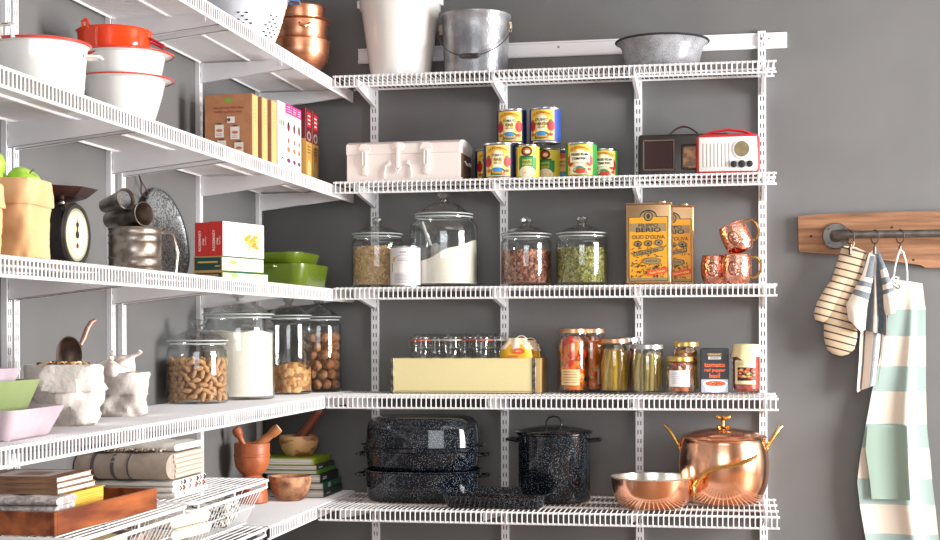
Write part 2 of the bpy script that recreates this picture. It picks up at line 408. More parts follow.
BN = ['touching pair at photo edge, nearer arm', 'touching pair at photo edge, farther arm', 'spaced pair behind the sifter, nearer arm', 'spaced pair behind the sifter, farther arm', 'upright beside the cracker boxes', 'upright next to the room corner']
for k in 'ABCD':
    for y, nm in zip(UL, BN):
        bracket('l', y, ZL[k], DL, 'white bracket under left wall %s row, %s' % (NAME[k].replace('top', 'first'), nm), 'left wall brackets')
for y, nm in zip(UL[4:], BN[4:]):
    bracket('l', y, ZL['E'], DL, 'white bracket under left wall lowest row, ' + nm, 'left wall brackets')

# pull-out frames (low left): flat wire rack with a basket hung below, two side by side, and lower racks
def rack(y0, y1, z, label, basket, bl):
    t = thing('wire_rack', label, 'rack', (0, (y0 + y1) / 2, z), 0, 'flat wire racks at the lower left'); yc = (y0 + y1) / 2; h = (y1 - y0) / 2
    m = M(); n = 15
    for i in range(n + 1):
        x = .016 + .318 * i / n; m.tube([(x, -h + .006, .0035), (x, h - .006, .0035)], .0019, 5)
    m.build('deck_wires', WHITE_WIRE, t)
    def rr(x0, x1, a, b, r=.028, k=5):
        pts = []
        for cx, cy, s in ((x1 - r, b - r, 0), (x0 + r, b - r, PI / 2), (x0 + r, a + r, PI), (x1 - r, a + r, 1.5 * PI)):
            for i in range(k + 1): q = s + PI / 2 * i / k; pts.append((cx + r * math.cos(q), cy + r * math.sin(q)))
        return pts
    m = M(); m.tube([(x, y, 0) for x, y in rr(.012, DL + .004, -h, h)], .0048, 8, True); m.build('frame_rod', WHITE_WIRE, t)
    m = M(); m.tube([(x, y, -.02) for x, y in rr(.012, DL + .002, -h, h)], .0036, 8, True)
    for y in (-h + .03, 0, h - .03): m.tube([(DL + .003, y, 0), (DL + .003, y, -.02)], .0025, 6)
    m.build('lower_frame_rod', WHITE_WIRE, t)
    if basket:
        b = thing('wire_basket', bl, 'basket', (0, yc, z - .026), 0, 'wire baskets under the racks'); m = M()
        R1 = rr(.02, DL - .006, -h + .012, h - .012, .03); R2 = rr(.05, DL - .05, -h + .045, h - .045, .03); H = -.098
        m.tube([(x, y, 0) for x, y in R1], .003, 6, True); b1 = m.build('rim', WHITE_WIRE, b)
        m = M(); m.tube([(x, y, H) for x, y in R2], .0024, 6, True); m.tube([((x + X) / 2, (y + Y) / 2, H / 2) for (x, y), (X, Y) in zip(R1, R2)], .0016, 6, True)
        for side in range(4):
            N = 20 if side in (0, 2) else 10
            for i in range(N):
                f = (i + .5) / N
                if side == 0: a, c = (DL - .006, (-h + .04) + (2 * h - .08) * f), (DL - .05, (-h + .075) + (2 * h - .15) * f)
                elif side == 2: a, c = (.02, (-h + .04) + (2 * h - .08) * f), (.05, (-h + .075) + (2 * h - .15) * f)
                elif side == 1: a, c = (.05 + (DL - .086) * f, h - .012), (.08 + (DL - .16) * f, h - .045)
                else: a, c = (.05 + (DL - .086) * f, -h + .012), (.08 + (DL - .16) * f, -h + .045)
                m.tube([(a[0], a[1], 0), (c[0], c[1], H)], .0012, 5)
        for i in range(22):
            y = -h + .06 + (2 * h - .12) * i / 21; m.tube([(.05, y, H), (DL - .05, y, H)], .0015, 5)
        m.build('basket_wires', WHITE_WIRE, b)
    return t
rack(-1.655, -1.02, ZF, 'flat white wire rack holding the folded blankets', True, 'white wire basket with patterned cloth, below the rack with the blankets')
rack(-2.34, -1.70, ZF, 'flat white wire rack holding the wooden tray', True, 'white wire basket with cream cloth, below the rack with the wooden tray')
rack(-1.66, -1.035, ZL['E'], 'lower flat white wire rack beneath the basket with the patterned cloth', False, None)

# ------------------------------------------------------------------ glass canisters and their fillings
RIM_HL = mat('glass_rim_highlight', (225, 230, 230), .25, spec=.8); RIM_HL.node_tree.nodes['Principled BSDF'].inputs['Alpha'].default_value = .45  # whitish colour stands in for light caught along the glass rims
def canister(label, loc, R, hb, lidr=1.0, dome=.03, knob=.021, group=None, shoulder=.018, neck=.9):
    t = thing('glass_canister', label, 'glass jar', loc, 0, group); g = .0035
    out = [(0, 0), (R - .012, 0), (R - .003, .003), (R, .012), (R, hb - shoulder), (R * .985, hb - shoulder * .45), (R * neck, hb - shoulder * .1), (R * neck, hb + .004), (R * (neck + .02), hb + .01)]
    inn = [(R * neck - g * .6, hb + .01), (R * neck - g, hb), (R * .985 - g, hb - shoulder * .5), (R - g, hb - shoulder), (R - g, .018), (R - .014, .011), (0, .010)]
    M().lathe(out + inn, 56).build('jar_body', GLASS, t, ang=60)
    rl = R * lidr; z = hb + .0115
    l = M().lathe([(rl * .9, z + .001), (rl, z + .003), (rl, z + .007), (rl - .004, z + .011), (rl * .84, z + .012), (rl * .62, z + .010 + dome * .55), (rl * .36, z + .010 + dome * .88), (.014, z + .010 + dome), (0, z + .010 + dome), (0, z + .006 + dome), (rl * .4, z + .005 + dome * .85), (rl * .7, z + .005 + dome * .45), (rl * .88, z + .004), (rl * .9, z + .001)], 56).build('jar_lid', GLASS, t, ang=60)
    M().tube([((rl - .001) * math.cos(2 * PI * i / 64), (rl - .001) * math.sin(2 * PI * i / 64), z + .005) for i in range(64)], .0024, 8, True).build('lid_edge', RIM_HL, l, ang=80)
    M().tube([((R * neck + .001) * math.cos(2 * PI * i / 64), (R * neck + .001) * math.sin(2 * PI * i / 64), hb + .006) for i in range(64)], .0026, 8, True).build('mouth_ring', RIM_HL, t, ang=80)
    kz = z + .010 + dome
    M().lathe([(.014, kz), (.011, kz + .006), (knob * .8, kz + .011), (knob, kz + .018), (knob * .96, kz + .026), (knob * .6, kz + .031), (0, kz + .032)], 10).build('lid_knob', KNOBG, l, ang=20)
    return t
def filling(name, label, loc, R, h, mats, n, size, top=None, core=0, cat='food', round_=.5, flatr=True, z0=.0125, group=None, layers=1):
    """a heap nobody could count: solid body with grains over its side and top, one mesh"""
    m = M(); top = top or (lambda x, y: 0)
    N = 40; rc = R - size[0] * .35
    prof = []; 
    ring0 = [(rc * math.cos(2 * PI * i / N), rc * math.sin(2 * PI * i / N), z0) for i in range(N)]
    def zt(x, y): return z0 + h + top(x, y)
    rings = [ring0]
    for q in (1, .8, .55, .3, .05):
        rings.append([(rc * q * math.cos(2 * PI * i / N), rc * q * math.sin(2 * PI * i / N), zt(rc * q * math.cos(2 * PI * i / N), rc * q * math.sin(2 * PI * i / N)) - size[2] * .3) for i in range(N)])
    m.loft(rings, core)
    for i in range(n):
        if R_(0, 1) < .8:
            a = R_(0, 2 * PI); x, y = (R - size[2] * .7) * math.cos(a), (R - size[2] * .7) * math.sin(a); z = R_(z0 + size[2], max(z0 + size[2], zt(x, y)))
            rot = Matrix.Rotation(a, 3, 'Z') @ Matrix.Rotation(PI / 2, 3, 'Y') @ Matrix.Rotation(R_(0, PI), 3, 'Z')
        else:
            a = R_(0, 2 * PI); r = (R - size[0]) * math.sqrt(R_(0, 1)); x, y = r * math.cos(a), r * math.sin(a); z = zt(x, y)
            rot = Matrix.Rotation(R_(0, 2 * PI), 3, 'Z') @ Matrix.Rotation(R_(-.4, .4), 3, 'X')
        s = R_(.8, 1.15)
        m.ell((x, y, z), size[0] * s, size[1] * s, size[2] * s, rot, 6, random.randrange(len(mats)))
    return solo(m, name, mats, label, cat, loc, 0, group, 'stuff', ang=50)
z = ZB['C'] + .006
OAT = [mat('rolled_oats', (214, 178, 132), .8), mat('rolled_oats_dark', (190, 148, 100), .8), mat('rolled_oats_pale', (232, 204, 164), .8)]
canister('glass canister of oats under a bracket, left end of the back wall', (.475, -.135, z), .0935, .178, 1.0, .026, .02)
filling('rolled_oats', 'tan oats filling the leftmost canister on the back wall', (.475, -.135, z), .089, .135, OAT, 1500, (.0055, .004, .0022), cat='oats')
canister('largest glass canister on the back wall, holding sloping white flour', (.722, -.14, z), .122, .245, .86, .042, .026, shoulder=.05, neck=.84)
FLOUR = mat('flour', (240, 232, 218), .9, bump=.4, bscale=60)
filling('wheat_flour', 'off-white flour piled in a slope inside the large back wall canister', (.722, -.14, z), .1175, .105, [FLOUR], 0, (.002, .002, .002), top=lambda x, y: .42 * x - .1 * y * 0 + .004 * math.sin(x * 60), cat='flour')
# scoop standing in the flour
s = M(); s.tube([(-.045, -.02, .15), (-.062, -.03, .20), (-.072, -.035, .235)], [.007, .006, .005], 8); s.ell((-.028, -.01, .125), .022, .03, .035, None, 12)
solo(s, 'flour_scoop', flat((190, 190, 186), .3), 'pale scoop standing inside the large flour canister', 'scoop', (.722, -.14, z))
PEC = [mat('pecan', (146, 90, 68), .55), mat('pecan_light', (184, 128, 102), .55), mat('pecan_dark', (104, 58, 44), .6)]
canister('glass canister of brown pecans left of the green seeds', (1.022, -.15, z), .0905, .168, 1.0, .026, .02)
filling('pecan_nuts', 'red-brown pecan nuts inside the canister beside the green seeds', (1.022, -.15, z), .086, .112, PEC, 900, (.0105, .0062, .0045), cat='nuts')
SEED = [mat('pumpkin_seed', (138, 136, 60), .55), mat('pumpkin_seed_light', (178, 172, 104), .55), mat('pumpkin_seed_dark', (90, 92, 40), .6)]
canister('glass canister of green pumpkin seeds left of the oil tins', (1.22, -.15, z), .0915, .168, 1.0, .026, .02)
filling('pumpkin_seeds', 'green pumpkin seeds inside the canister beside the oil tins', (1.22, -.15, z), .087, .12, SEED, 2200, (.0055, .0034, .002), cat='seeds')

# left wall canisters
z = ZL['D'] + .006
canister('glass canister of peanuts in shell, nearest on the left wall', (.105, -.975, z), .0955, .178, 1.0, .03, .023)
canister('tallest glass canister on the left wall, full of white flour', (.14, -.69, z), .118, .262, 1.0, .04, .03, shoulder=.03)
filling('white_flour', 'white flour filling the tall left wall canister', (.14, -.69, z), .1135, .21, [FLOUR, FLOUR], 0, (.004, .004, .004), top=lambda x, y: .006 * math.sin(x * 50) * math.cos(y * 40), cat='flour')
canister('glass canister with broken cookies at the bottom, between flour and walnuts', (.185, -.285, z), .083, .262, 1.0, .032, .02)
COOK = [mat('cookie_pieces', (206, 152, 92), .8), mat('cookie_pieces_light', (222, 176, 118), .8), mat('cookie_pieces_dark', (172, 112, 62), .8)]
filling('cookie_pieces', 'broken golden cookies in the bottom of a left wall canister', (.185, -.285, z), .0785, .085, COOK, 330, (.014, .011, .003), top=lambda x, y: .012 * math.sin(x * 45 + 1), cat='cookies')
canister('glass canister of whole walnuts nearest the room corner', (.245, -.105, z), .083, .258, 1.0, .032, .02)
pn = M(); pn.ell((0, 0, 0), .0096, .0092, .0165, None, 12, 0, lambda t: .96 + .09 * math.cos(2 * t))
PSH = mat('peanut_shell', (216, 168, 118), .75, c2=(190, 138, 92), scale=90, bump=.8, bscale=260)
peanut = solo(pn, 'peanut', PSH, 'peanut in its shell inside the nearest left wall canister', 'peanut', (0, 0, 0), 0, 'peanuts in the canister', ang=80)
def pack(proto, cx, cy, z0, R, h, layers, dz, da, tilt):
    first = True
    for rr in layers:
        n = max(1, int(2 * PI * rr / da)); k = int(h / dz)
        for j in range(k):
            for i in range(n):
                a = 2 * PI * (i + (j % 2) * .5 + R_(-.15, .15)) / n
                rot = (Matrix.Rotation(a, 3, 'Z') @ Matrix.Rotation(tilt(), 3, 'X') @ Matrix.Rotation(R_(-.3, .3), 3, 'Y')).to_euler()
                p = (cx + rr * math.cos(a), cy + rr * math.sin(a), z0 + dz * (j + .5) + R_(-.1, .1) * dz)
                if first: proto.location = p; proto.rotation_euler = rot; first = False
                else: dup(proto, p, rot=rot, scale=R_(.93, 1.05))
pack(peanut, .105, -.975, z + .014, .092, .135, (.0825, .064, .045), .0175, .0275, lambda: R_(0, 3.1))
WSH = mat('walnut_shell', (186, 128, 84), .65, c2=(140, 88, 52), scale=60, bump=1, bscale=130)
wn = M(); wn.ell((0, 0, 0), .0172, .0165, .019, None, 14, 0, lambda t: 1); wn.tube([(.0172 * math.cos(t), 0, .0193 * math.sin(t)) for t in [2 * PI * i / 20 for i in range(20)]], .0011, 5, True)
walnut = solo(wn, 'walnut', WSH, 'whole walnut inside the canister nearest the room corner', 'walnut', (0, 0, 0), 0, 'walnuts in the canister', ang=80)
pack(walnut, .245, -.105, z + .014, .08, .206, (.0605, .022), .034, .039, lambda: R_(-.8, .8))

# ------------------------------------------------------------------ cans
def can(name, label, loc, R, H, ang, group, body, draw=None):
    t = thing(name, label, 'can', loc, 0, group)
    b = M().lathe([(0, .003), (R - .004, .003), (R - .003, 0), (R, .001), (R, .004), (R - .001, .006), (R - .001, H - .006), (R, H - .004), (R, H - .001), (R - .003, H), (R - .004, H - .003), (0, H - .003)], 40)
    b.build('can_body', CANMETAL, t)
    p = Print(); p.rect(-PI * R, PI * R, .0065, H - .0065, body, 40)
    if draw: draw(p, R, H)
    p.cyl('can_label', R - .0008, t, ang); return t
CANMETAL = mat('can_steel', (205, 205, 205), .25, 1)
YEL, RED, CREAM, BLUE, GRN, NAVY = (232, 200, 84), (186, 24, 34), (250, 240, 206), (26, 66, 150), (40, 140, 66), (24, 40, 92)
def tomato_label(l1, l2, edge=BLUE):
    def f(p, R, H):
        p.rect(-.047, .047, .009, H - .009, YEL, 14)
        p.oval(0, H * .5, .034, H * .40, CREAM, 28)
        p.rect(-.040, .040, .012, .034, YEL); p.oval(0, .026, .026, .014, (52, 104, 60)); p.oval(0, .030, .017, .009, (60, 140, 200)); p.rect(-.02, .02, .018, .024, (210, 150, 60))
        for s in (-1, 1):
            p.oval(s * .035, H * .47, .0125, .019, RED, 18); p.oval(s * .034, H * .47 + .019, .006, .004, (60, 120, 50), 8)
            p.oval(s * .033, .028, .008, .006, (204, 96, 36) if s < 0 else (206, 40, 60), 10)
            p.oval(s * .020, .016, .006, .004, (60, 120, 60) if s < 0 else (228, 120, 150), 10)
        p.arc(0, H * .52, .036, .050, .18 * PI, .82 * PI, (240, 186, 40), 18, .92)
        p.text('LA ZIORMANN', 0, H * .845, .0105, (150, 30, 24), True, .95, arcr=.06)
        p.text(l1, 0, H * .64, .0125, BLACKP, True, .8); p.text(l2, 0, H * .52, .0125, BLACKP, True, .8)
        p.lines(-.017, .017, H * .40, H * .45, 2, (120, 100, 80))
    return f
z = ZB['B'] + .006
TG = 'tomato cans'
can('food_can', 'blue and yellow TOMATO PUREE can, lower one at the front', (.936, -.21, z), .0565, .127, .05, TG, NAVY, tomato_label('TOMATO', 'PUREE'))
can('food_can', 'tomato can mostly hidden behind the front lower puree can', (.880, -.09, z), .0525, .122, .12, TG, NAVY, tomato_label('TOMATO', 'PUREE'))
can('food_can', 'blue and yellow TOMATO PUREE can standing on top, left', (.974, -.165, z + .1285), .0535, .122, -.02, TG, NAVY, tomato_label('TOMATO', 'PUREE'))
can('food_can', 'blue CRUSHED TOMATOES can standing on top, right', (1.093, -.165, z + .1285), .0555, .124, -.12, TG, BLUE, tomato_label('CRUSHED', 'TOMATOES'))
def bean(p, R, H):
    p.rect(-.036, .036, .030, H * .62, GRN); p.oval(0, H * .80, .020, .017, (60, 42, 30), 22); p.oval(0, H * .80, .014, .011, (214, 84, 40)); p.oval(.002, H * .79, .009, .006, (240, 226, 190))
    p.rect(-.024, .024, H * .62, H * .665, (32, 100, 50)); p.text('WHITE', 0, H * .53, .012, YEL, True, .9); p.text('BEANS', 0, H * .42, .012, YEL, True, .9)
    p.oval(0, .022, .028, .022, (246, 232, 200), 22)
    for i in range(9): p.oval(R_(-.02, .02), R_(.008, .034), .007, .0035, (224, 196, 150), 8, lay=8)
    p.rect(-.0335, -.0275, .01, H - .01, (250, 232, 120))
can('food_can', 'yellow and green bean can beside the puree can', (1.037, -.21, z), .042, .119, .05, 'bean cans', (240, 214, 70), bean)
can('food_can', 'yellow bean can partly behind its twin, before a navy can', (1.100, -.12, z), .040, .116, -.25, 'bean cans', (240, 214, 70), bean)
can('food_can', 'narrow navy can with gold label behind, left of green can', (1.152, -.085, z), .034, .117, -.2, None, NAVY, lambda p, R, H: (p.rect(-.026, .026, .035, H - .02, (206, 160, 90)), p.text('TOMATO', 0, H * .6, .01, BLACKP, True, .8), p.text('PASTE', 0, H * .48, .01, BLACKP, True, .8), p.oval(0, H * .78, .02, .01, (180, 60, 40)), p.oval(0, .024, .018, .01, (60, 130, 170))))
def plum(p, R, H):
    tomato_label('PEELED PLUM', 'TOMATOES')(p, R, H); p.k = 12
    p.rect(-.034, .034, .011, .036, CREAM); p.oval(0, .024, .024, .012, (70, 130, 60)); p.oval(.002, .022, .018, .008, (200, 60, 40)); p.rect(-.034, .034, H * .56, H * .72, CREAM); p.rect(-.034, .034, H * .42, H * .57, CREAM)
    p.text('PEELED PLUM', 0, H * .64, .0105, BLACKP, True, .72); p.text('TOMATOES', 0, H * .53, .009, BLACKP, True, .8)
can('food_can', 'green PEELED PLUM tomatoes can in front', (1.224, -.20, z), .0555, .122, .0, 'green tomato cans', GRN, plum)
can('food_can', 'green tomato can half hidden at the right end', (1.292, -.09, z), .0505, .112, .1, 'green tomato cans', GRN, plum)

# oats tin on the third shelf
z = ZB['C'] + .006
def oats_tin(p, R, H):
    p.rect(-.05, .05, .05, .078, WHITEP); p.poly([(-.046, .082), (-.024, .076), (.024, .076), (.046, .082), (.046, .052), (.024, .058), (-.024, .058), (-.046, .052)], (40, 40, 46))
    p.text('QUAKER', 0, .067, .0125, WHITEP, True, 1.05); p.lines(-.024, .024, .088, .1, 2, (110, 108, 118)); p.oval(-.037, .095, .007, .009, (240, 180, 50), 10)
    p.arc(0, .085, .036, .0375, .15 * PI, .85 * PI, (90, 90, 100), 16, .7); p.text('OATS', 0, .120, .008, (120, 110, 120), True, 1.2)
    p.lines(-.036, .036, .012, .046, 7, (140, 136, 148))
can('oats_tin', 'small pale printed oats tin before the oats and flour canisters', (.604, -.245, z), .0545, .143, .06, None, (226, 222, 228), oats_tin)

# ------------------------------------------------------------------ oil tins
def oil_tin(label, loc, rz, sc=1):
    t = thing('oil_tin', label, 'tin', loc, rz, 'olive oil tins'); W, D, H = .078, .036, .283
    GOLD = mat('gold_tin', (206, 168, 128), .3, 1)
    m = M().rbox(-W, W, -D, D, .002, H - .002, .008, 3); m.build('tin_body', GOLD, t)
    r = M()
    for zz in (0, H - .004): r.rbox(-W - .0015, W + .0015, -D - .0015, D + .0015, zz, zz + .004, .0018, 1)
    r.build('rim', GOLD, t); M().lathe([(.014, H), (.014, H + .006), (0, H + .006)], 16, (.045, 0, 0)).build('spout_cap', GOLD, t)
    p = Print(); A = (228, 158, 28); B = (38, 34, 22); G = (150, 128, 86)
    p.rect(-.068, .068, .012, .235, B); p.oval(0, .235, .030, .024, B, 24, a0=0, a1=PI); p.rect(-.0655, .0655, .022, .2325, A); p.oval(0, .2325, .027, .0215, G, 24, a0=0, a1=PI); p.rect(-.0655, .0655, .0145, .024, G)
    p.oval(0, .236, .016, .017, B, 20); p.oval(0, .236, .0125, .0135, G, 20); p.oval(0, .236, .006, .009, B, 14)
    p.rect(-.062, .062, .184, .212, G); p.text('FILIPPO', 0, .2045, .0155, BLACKP, True, 1.35); p.text('BERIO', 0, .1885, .022, BLACKP, True, 1.45)
    p.text("OLIO D'OLIVA", 0, .164, .0185, (96, 76, 30), True, .95)
    for u, w in ((-.036, .142), (0, .143), (.036, .145)): p.oval(u, w, .014, .0105, B, 16); p.oval(u, w, .0115, .008, G, 16); p.oval(u, w, .005, .004, B, 8)
    p.poly([(-.05, .098), (.052, .118), (.052, .132), (-.05, .112)], B); p.poly([(-.048, .100), (.05, .1195), (.05, .1305), (-.048, .1105)], G); p.text('Extra Vergine', 0, .115, .0125, B, True, 1, .2)
    for k in range(120):
        u, w = R_(-.06, .06), R_(.026, .150)
        if random.random() < .45: w = R_(.026, .07); 
        a = R_(0, PI); p.poly([(u + .006 * math.cos(a), w + .006 * math.sin(a)), (u - .0018 * math.sin(a), w + .0018 * math.cos(a)), (u - .006 * math.cos(a), w - .006 * math.sin(a)), (u + .0018 * math.sin(a), w - .0018 * math.cos(a))], B if k % 3 else (60, 84, 40)); p.k -= 1
    p.k += 1
    p.oval(.012, .082, .032, .012, B, 18); p.oval(.012, .082, .030, .0105, G, 18); p.text('LUCCA', .012, .082, .010, B, True, 1.2)
    p.poly([(-.004, .030), (.0655, .042), (.0655, .060), (-.004, .048)], (222, 74, 30)); p.text('Gusto Fruttato', .031, .0445, .0105, (250, 200, 120), True, .85, .17)
    p.flat('printed_front', t, TR(0, -D - .0004, 0), .00012)
    return t
oil_tin('gold and amber oil tin in front, its whole face showing', (1.459, -.19, z), -.05)
oil_tin('gold and amber oil tin behind, its left half hidden', (1.531, -.07, z), .05)

# ------------------------------------------------------------------ copper mugs
def hammered(name, c):
    m = mat(name, c, .22, 1); nt = m.node_tree; L = nt.links; b = nt.nodes['Principled BSDF']; mp = [n for n in nt.nodes if n.type == 'MAPPING'][0]
    v = nt.nodes.new('ShaderNodeTexVoronoi'); v.inputs['Scale'].default_value = 110; L.new(mp.outputs[0], v.inputs['Vector'])
    bp = nt.nodes.new('ShaderNodeBump'); bp.inputs['Strength'].default_value = .9; bp.inputs['Distance'].default_value = .0016; bp.invert = True; L.new(v.outputs['Distance'], bp.inputs['Height']); L.new(bp.outputs[0], b.inputs['Normal']); return m
HAM = hammered('hammered_copper', (240, 174, 154))
def mug(label, loc, rot):
    t = thing('copper_mug', label, 'mug', loc, 0, 'hammered copper mugs'); t.rotation_euler = rot; t.scale = (1.05,) * 3
    pr = [(0, 0), (.030, 0), (.038, .006), (.0455, .03), (.048, .055), (.0465, .08), (.042, .096), (.0435, .098), (.042, .1), (.0405, .098), (.045, .08), (.0465, .055), (.044, .03), (.036, .008), (0, .004)]
    M().lathe(pr, 40).build('mug_body', HAM, t, ang=50)
    h = M(); h.tube([(.042, 0, .088), (.055, 0, .090), (.070, 0, .085), (.078, 0, .068), (.077, 0, .045), (.068, 0, .028), (.056, 0, .022), (.0435, 0, .024)], .0042, 10, flat=1.4)
    h.build('mug_handle', BRASS, t); p = Print()
    p.arc(0, .052, .016, .0185, 0, 2 * PI, (130, 74, 54), 24, 1.3); p.lines(-.009, .009, .042, .062, 4, (110, 60, 44), .0011); p.cyl('stamped_mark', .0485, t, -.1)
    return t
mug('hammered copper mug, lower left and partly covered by another', (1.682, -.09, z), (0, 0, -.1))
mug('hammered copper mug, lower right in front of the upright', (1.757, -.165, z), (0, 0, -.15))
mug('hammered copper mug tipped over on top of the other two', (1.778, -.15, z + .112), (0, -.42, -.1))

# ------------------------------------------------------------------ back wall, top shelf
z = ZB['A'] + .006
t = thing('enamel_bucket', 'tall white enamel bucket on the top shelf, cut by the photo edge', 'bucket', (.568, -.155, z)); t.scale = (.94, .94, 1)
pr = [(0, .006), (.108, .006), (.110, 0), (.114, 0), (.116, .01), (.150, .240), (.157, .246), (.159, .285), (.166, .292), (.1665, .298), (.162, .300), (.158, .296), (.155, .286), (.145, .240), (.112, .012), (0, .012)]
M().lathe([(r * .985, zz) for r, zz in pr], 64).build('bucket_body', ENAMEL_W, t, ang=60)
for s_ in (-1, 1):
    e = M().rbox(s_ * .160 - .008, s_ * .160 + .008, -.014, .014, .262, .29, .004, 2); e.build('handle_ear', ENAMEL_W, t)
b = M(); b.tube([(.165 * math.cos(a), -.0, .28 + .16 * math.sin(a)) for a in [PI * i / 18 for i in range(19)]], .0035, 8); b.build('bail_handle', ENAMEL_W, t)
GALV = mat('galvanised_steel', (158, 160, 164), .3, .55, c2=(118, 120, 126), scale=14, detail=8, bump=.5, bscale=150, coat=.2)
t = thing('galvanised_pail', 'dented grey galvanised pail with wooden grip on the wire handle, top shelf', 'pail', (.844, -.155, z))
pr = [(0, .004), (.102, .004), (.104, 0), (.110, .002), (.113, .02), (.119, .16), (.121, .205), (.127, .212), (.127, .217), (.121, .219), (.117, .21), (.114, .16), (.107, .02), (.1, .008), (0, .008)]
M().lathe(pr, 64).build('pail_body', GALV, t, ang=60)
M().lathe([(.0, .006), (.02, .004)], 8, (0, 0, .214)) 
l = M().lathe([(.118, 0), (.124, .006), (.122, .012), (.118, .012)], 64, (0, 0, .208)); l.build('rolled_rim', GALV, t, ang=60)
for s_ in (-1, 1):
    e = M(); e.ell((s_ * .127, -.012, .172), .006, .011, .017, None, 12); e.tube([(s_ * .123, -.012, .155), (s_ * .123, -.012, .19)], .008, 8); e.build('handle_ear', flat((176, 160, 140), .3), t)
pts = []
for i in range(25):
    a = PI * i / 24; pts.append((.131 * math.cos(a) if i not in (0,) else .131, -.012 - .117 * math.sin(a), .172 - .118 * math.sin(a)))
b = M(); b.tube(pts, .0021, 6); bo = b.build('bail_wire', flat((70, 56, 50), .4), t)
g = M(); g.tube([(-.034, -.1295, .0545), (-.026, -.1295, .054), (-.024, -.1295, .054), (0, -.1305, .0535), (.024, -.1295, .054), (.026, -.1295, .054), (.034, -.1295, .0545)], [.006, .0095, .0085, .0095, .0085, .0095, .006], 12); g.build('wooden_grip', flat((52, 46, 46), .4), bo)
SPG = speckle('grey_speckled_enamel', (168, 170, 174), (120, 122, 128), 330, .42, .25, base2=(140, 142, 148), s2=30)
t = thing('speckled_basin', 'wide shallow grey speckled basin on the top shelf at right', 'basin', (1.504, -.16, z)); t.scale = (.965, .965, 1)
M().lathe([(0, .003), (.118, .003), (.122, 0), (.127, .004), (.134, .03), (.146, .075), (.155, .092), (.166, .096), (.1685, .099), (.166, .101), (.153, .098), (.143, .078), (.131, .032), (.12, .009), (0, .008)], 64).build('basin_body', SPG, t, ang=60)
M().lathe([(.163, .095), (.168, .0955), (.1705, .098), (.168, .102), (.164, .101)], 64).build('dark_rim', flat((44, 46, 56), .2), t, ang=60, label='dark rolled rim')

# ------------------------------------------------------------------ second shelf: white trunk, radios
z = ZB['B'] + .006
PINKW = mat('white_painted_tin', (236, 226, 222), .35, bump=.1, bscale=40)
t = thing('tin_trunk', 'small white painted tin trunk with rounded lid and latches', 'trunk', (.604, -.165, z), -.02); t.scale = (.95, .95, .95)
def tr_prof(k=0): return [(-.115 + k, .0), (-.115 + k, .098), (.115 - k, .098), (.115 - k, 0)]
m = M(); m.box(-.214, .214, -.115, .115, 0, .1); m.build('trunk_body', PINKW, t)
lp = [(-.1175, .1005)] + [(-.1175, .132)] + [(-.118 * math.cos(a) , .132 + .024 * math.sin(a)) for a in [PI * i / 14 for i in range(1, 14)]] + [(.1175, .132), (.1175, .1005)]
lid = M().prism(lp, -.216, .216).build('trunk_lid', PINKW, t, ang=25)
for x in (-.145, .09):
    h = M(); h.prism([(x - .024, .118), (x - .014, .138), (x + .010, .140), (x + .024, .118), (x + .010, .108), (x - .010, .108)], -.1215, -.1165, 'y'); h.rbox(x - .009, x + .009, -.125, -.116, .050, .116, .003, 2); h.tube([(x - .006, -.127, .108), (x - .006, -.127, .06), (x + .006, -.127, .06), (x + .006, -.127, .108)], .0022, 8); h.rbox(x - .012, x + .012, -.121, -.114, .022, .055, .003, 2)
    h.build('latch', PINKW, t)
h = M(); h.x = Matrix.Translation((-.018, -.1165, .128)) @ Matrix.Rotation(PI / 2, 4, 'X'); h.lathe([(0, 0), (.026, 0), (.024, .003), (.012, .005), (0, .0055)], 24, sx=1.1, sy=.62); h.lathe([(0, .005), (.009, .005), (.007, .009), (0, .009)], 16); h.x = Matrix.Identity(4)
h.rbox(-.024, -.012, -.1245, -.117, .045, .118, .002, 1); h.tube([(-.03, -.12, .052), (-.018, -.124, .028), (-.006, -.12, .052)], .003, 8); h.build('centre_hasp', PINKW, t)
for x in (-.052, .018):
    sg = -1 if x < 0 else 1; h = M(); h.tube([(x, -.119, .062), (x + sg * .012, -.120, .055), (x + sg * .016, -.121, .03), (x + sg * .016, -.121, .008)], .0035, 8); h.ell((x, -.117, .064), .010, .004, .010, None, 12); h.build('handle_hook', PINKW, t)
sp = M(); sp.prism([(-.09, .012), (-.09, .1), (.09, .1), (.09, .012)], .2145, .2165, 'x'); sp.build('side_panel', flat((112, 88, 74), .4), t, label='brown panel on the end of the trunk')
sp = M(); sp.tube([(.219, -.04, .075), (.228, -.035, .06), (.228, .035, .06), (.219, .04, .075)], .003, 8); sp.build('side_handle', PINKW, t)

t = thing('vintage_radio', 'old dark brown radio with leather carry strap, partly behind the red radio', 'radio', (1.575, -.075, z)); t.scale = (1, 1, 1.06)
DRK = mat('dark_bakelite', (52, 44, 42), .35, c2=(42, 36, 34), scale=20)
m = M().rbox(-.158, .158, -.055, .055, .004, .148, .010, 3).rbox(-.15, .15, -.05, .05, 0, .006, .002, 1); m.build('case', DRK, t)
fr = M()
for a, b_, c, d in ((-.142, -.030, .124, .130), (-.142, -.030, .028, .034), (-.142, -.136, .034, .124), (-.036, -.030, .034, .124)): fr.rbox(a, b_, -.060, -.054, c, d, .002, 1)
fr.build('grille_frame', flat((112, 98, 84), .35), t, label='worn brass grille frame')
M().rbox(-.136, -.036, -.0575, -.054, .034, .124, .002, 1).build('speaker_grille', mat('maroon_grille', (64, 24, 26), .6, c2=(48, 16, 18), scale=900), t, label='maroon cloth speaker grille')
M().rbox(-.008, .05, -.058, -.054, .028, .112, .006, 2).build('dial_frame', flat((70, 58, 50), .4), t)
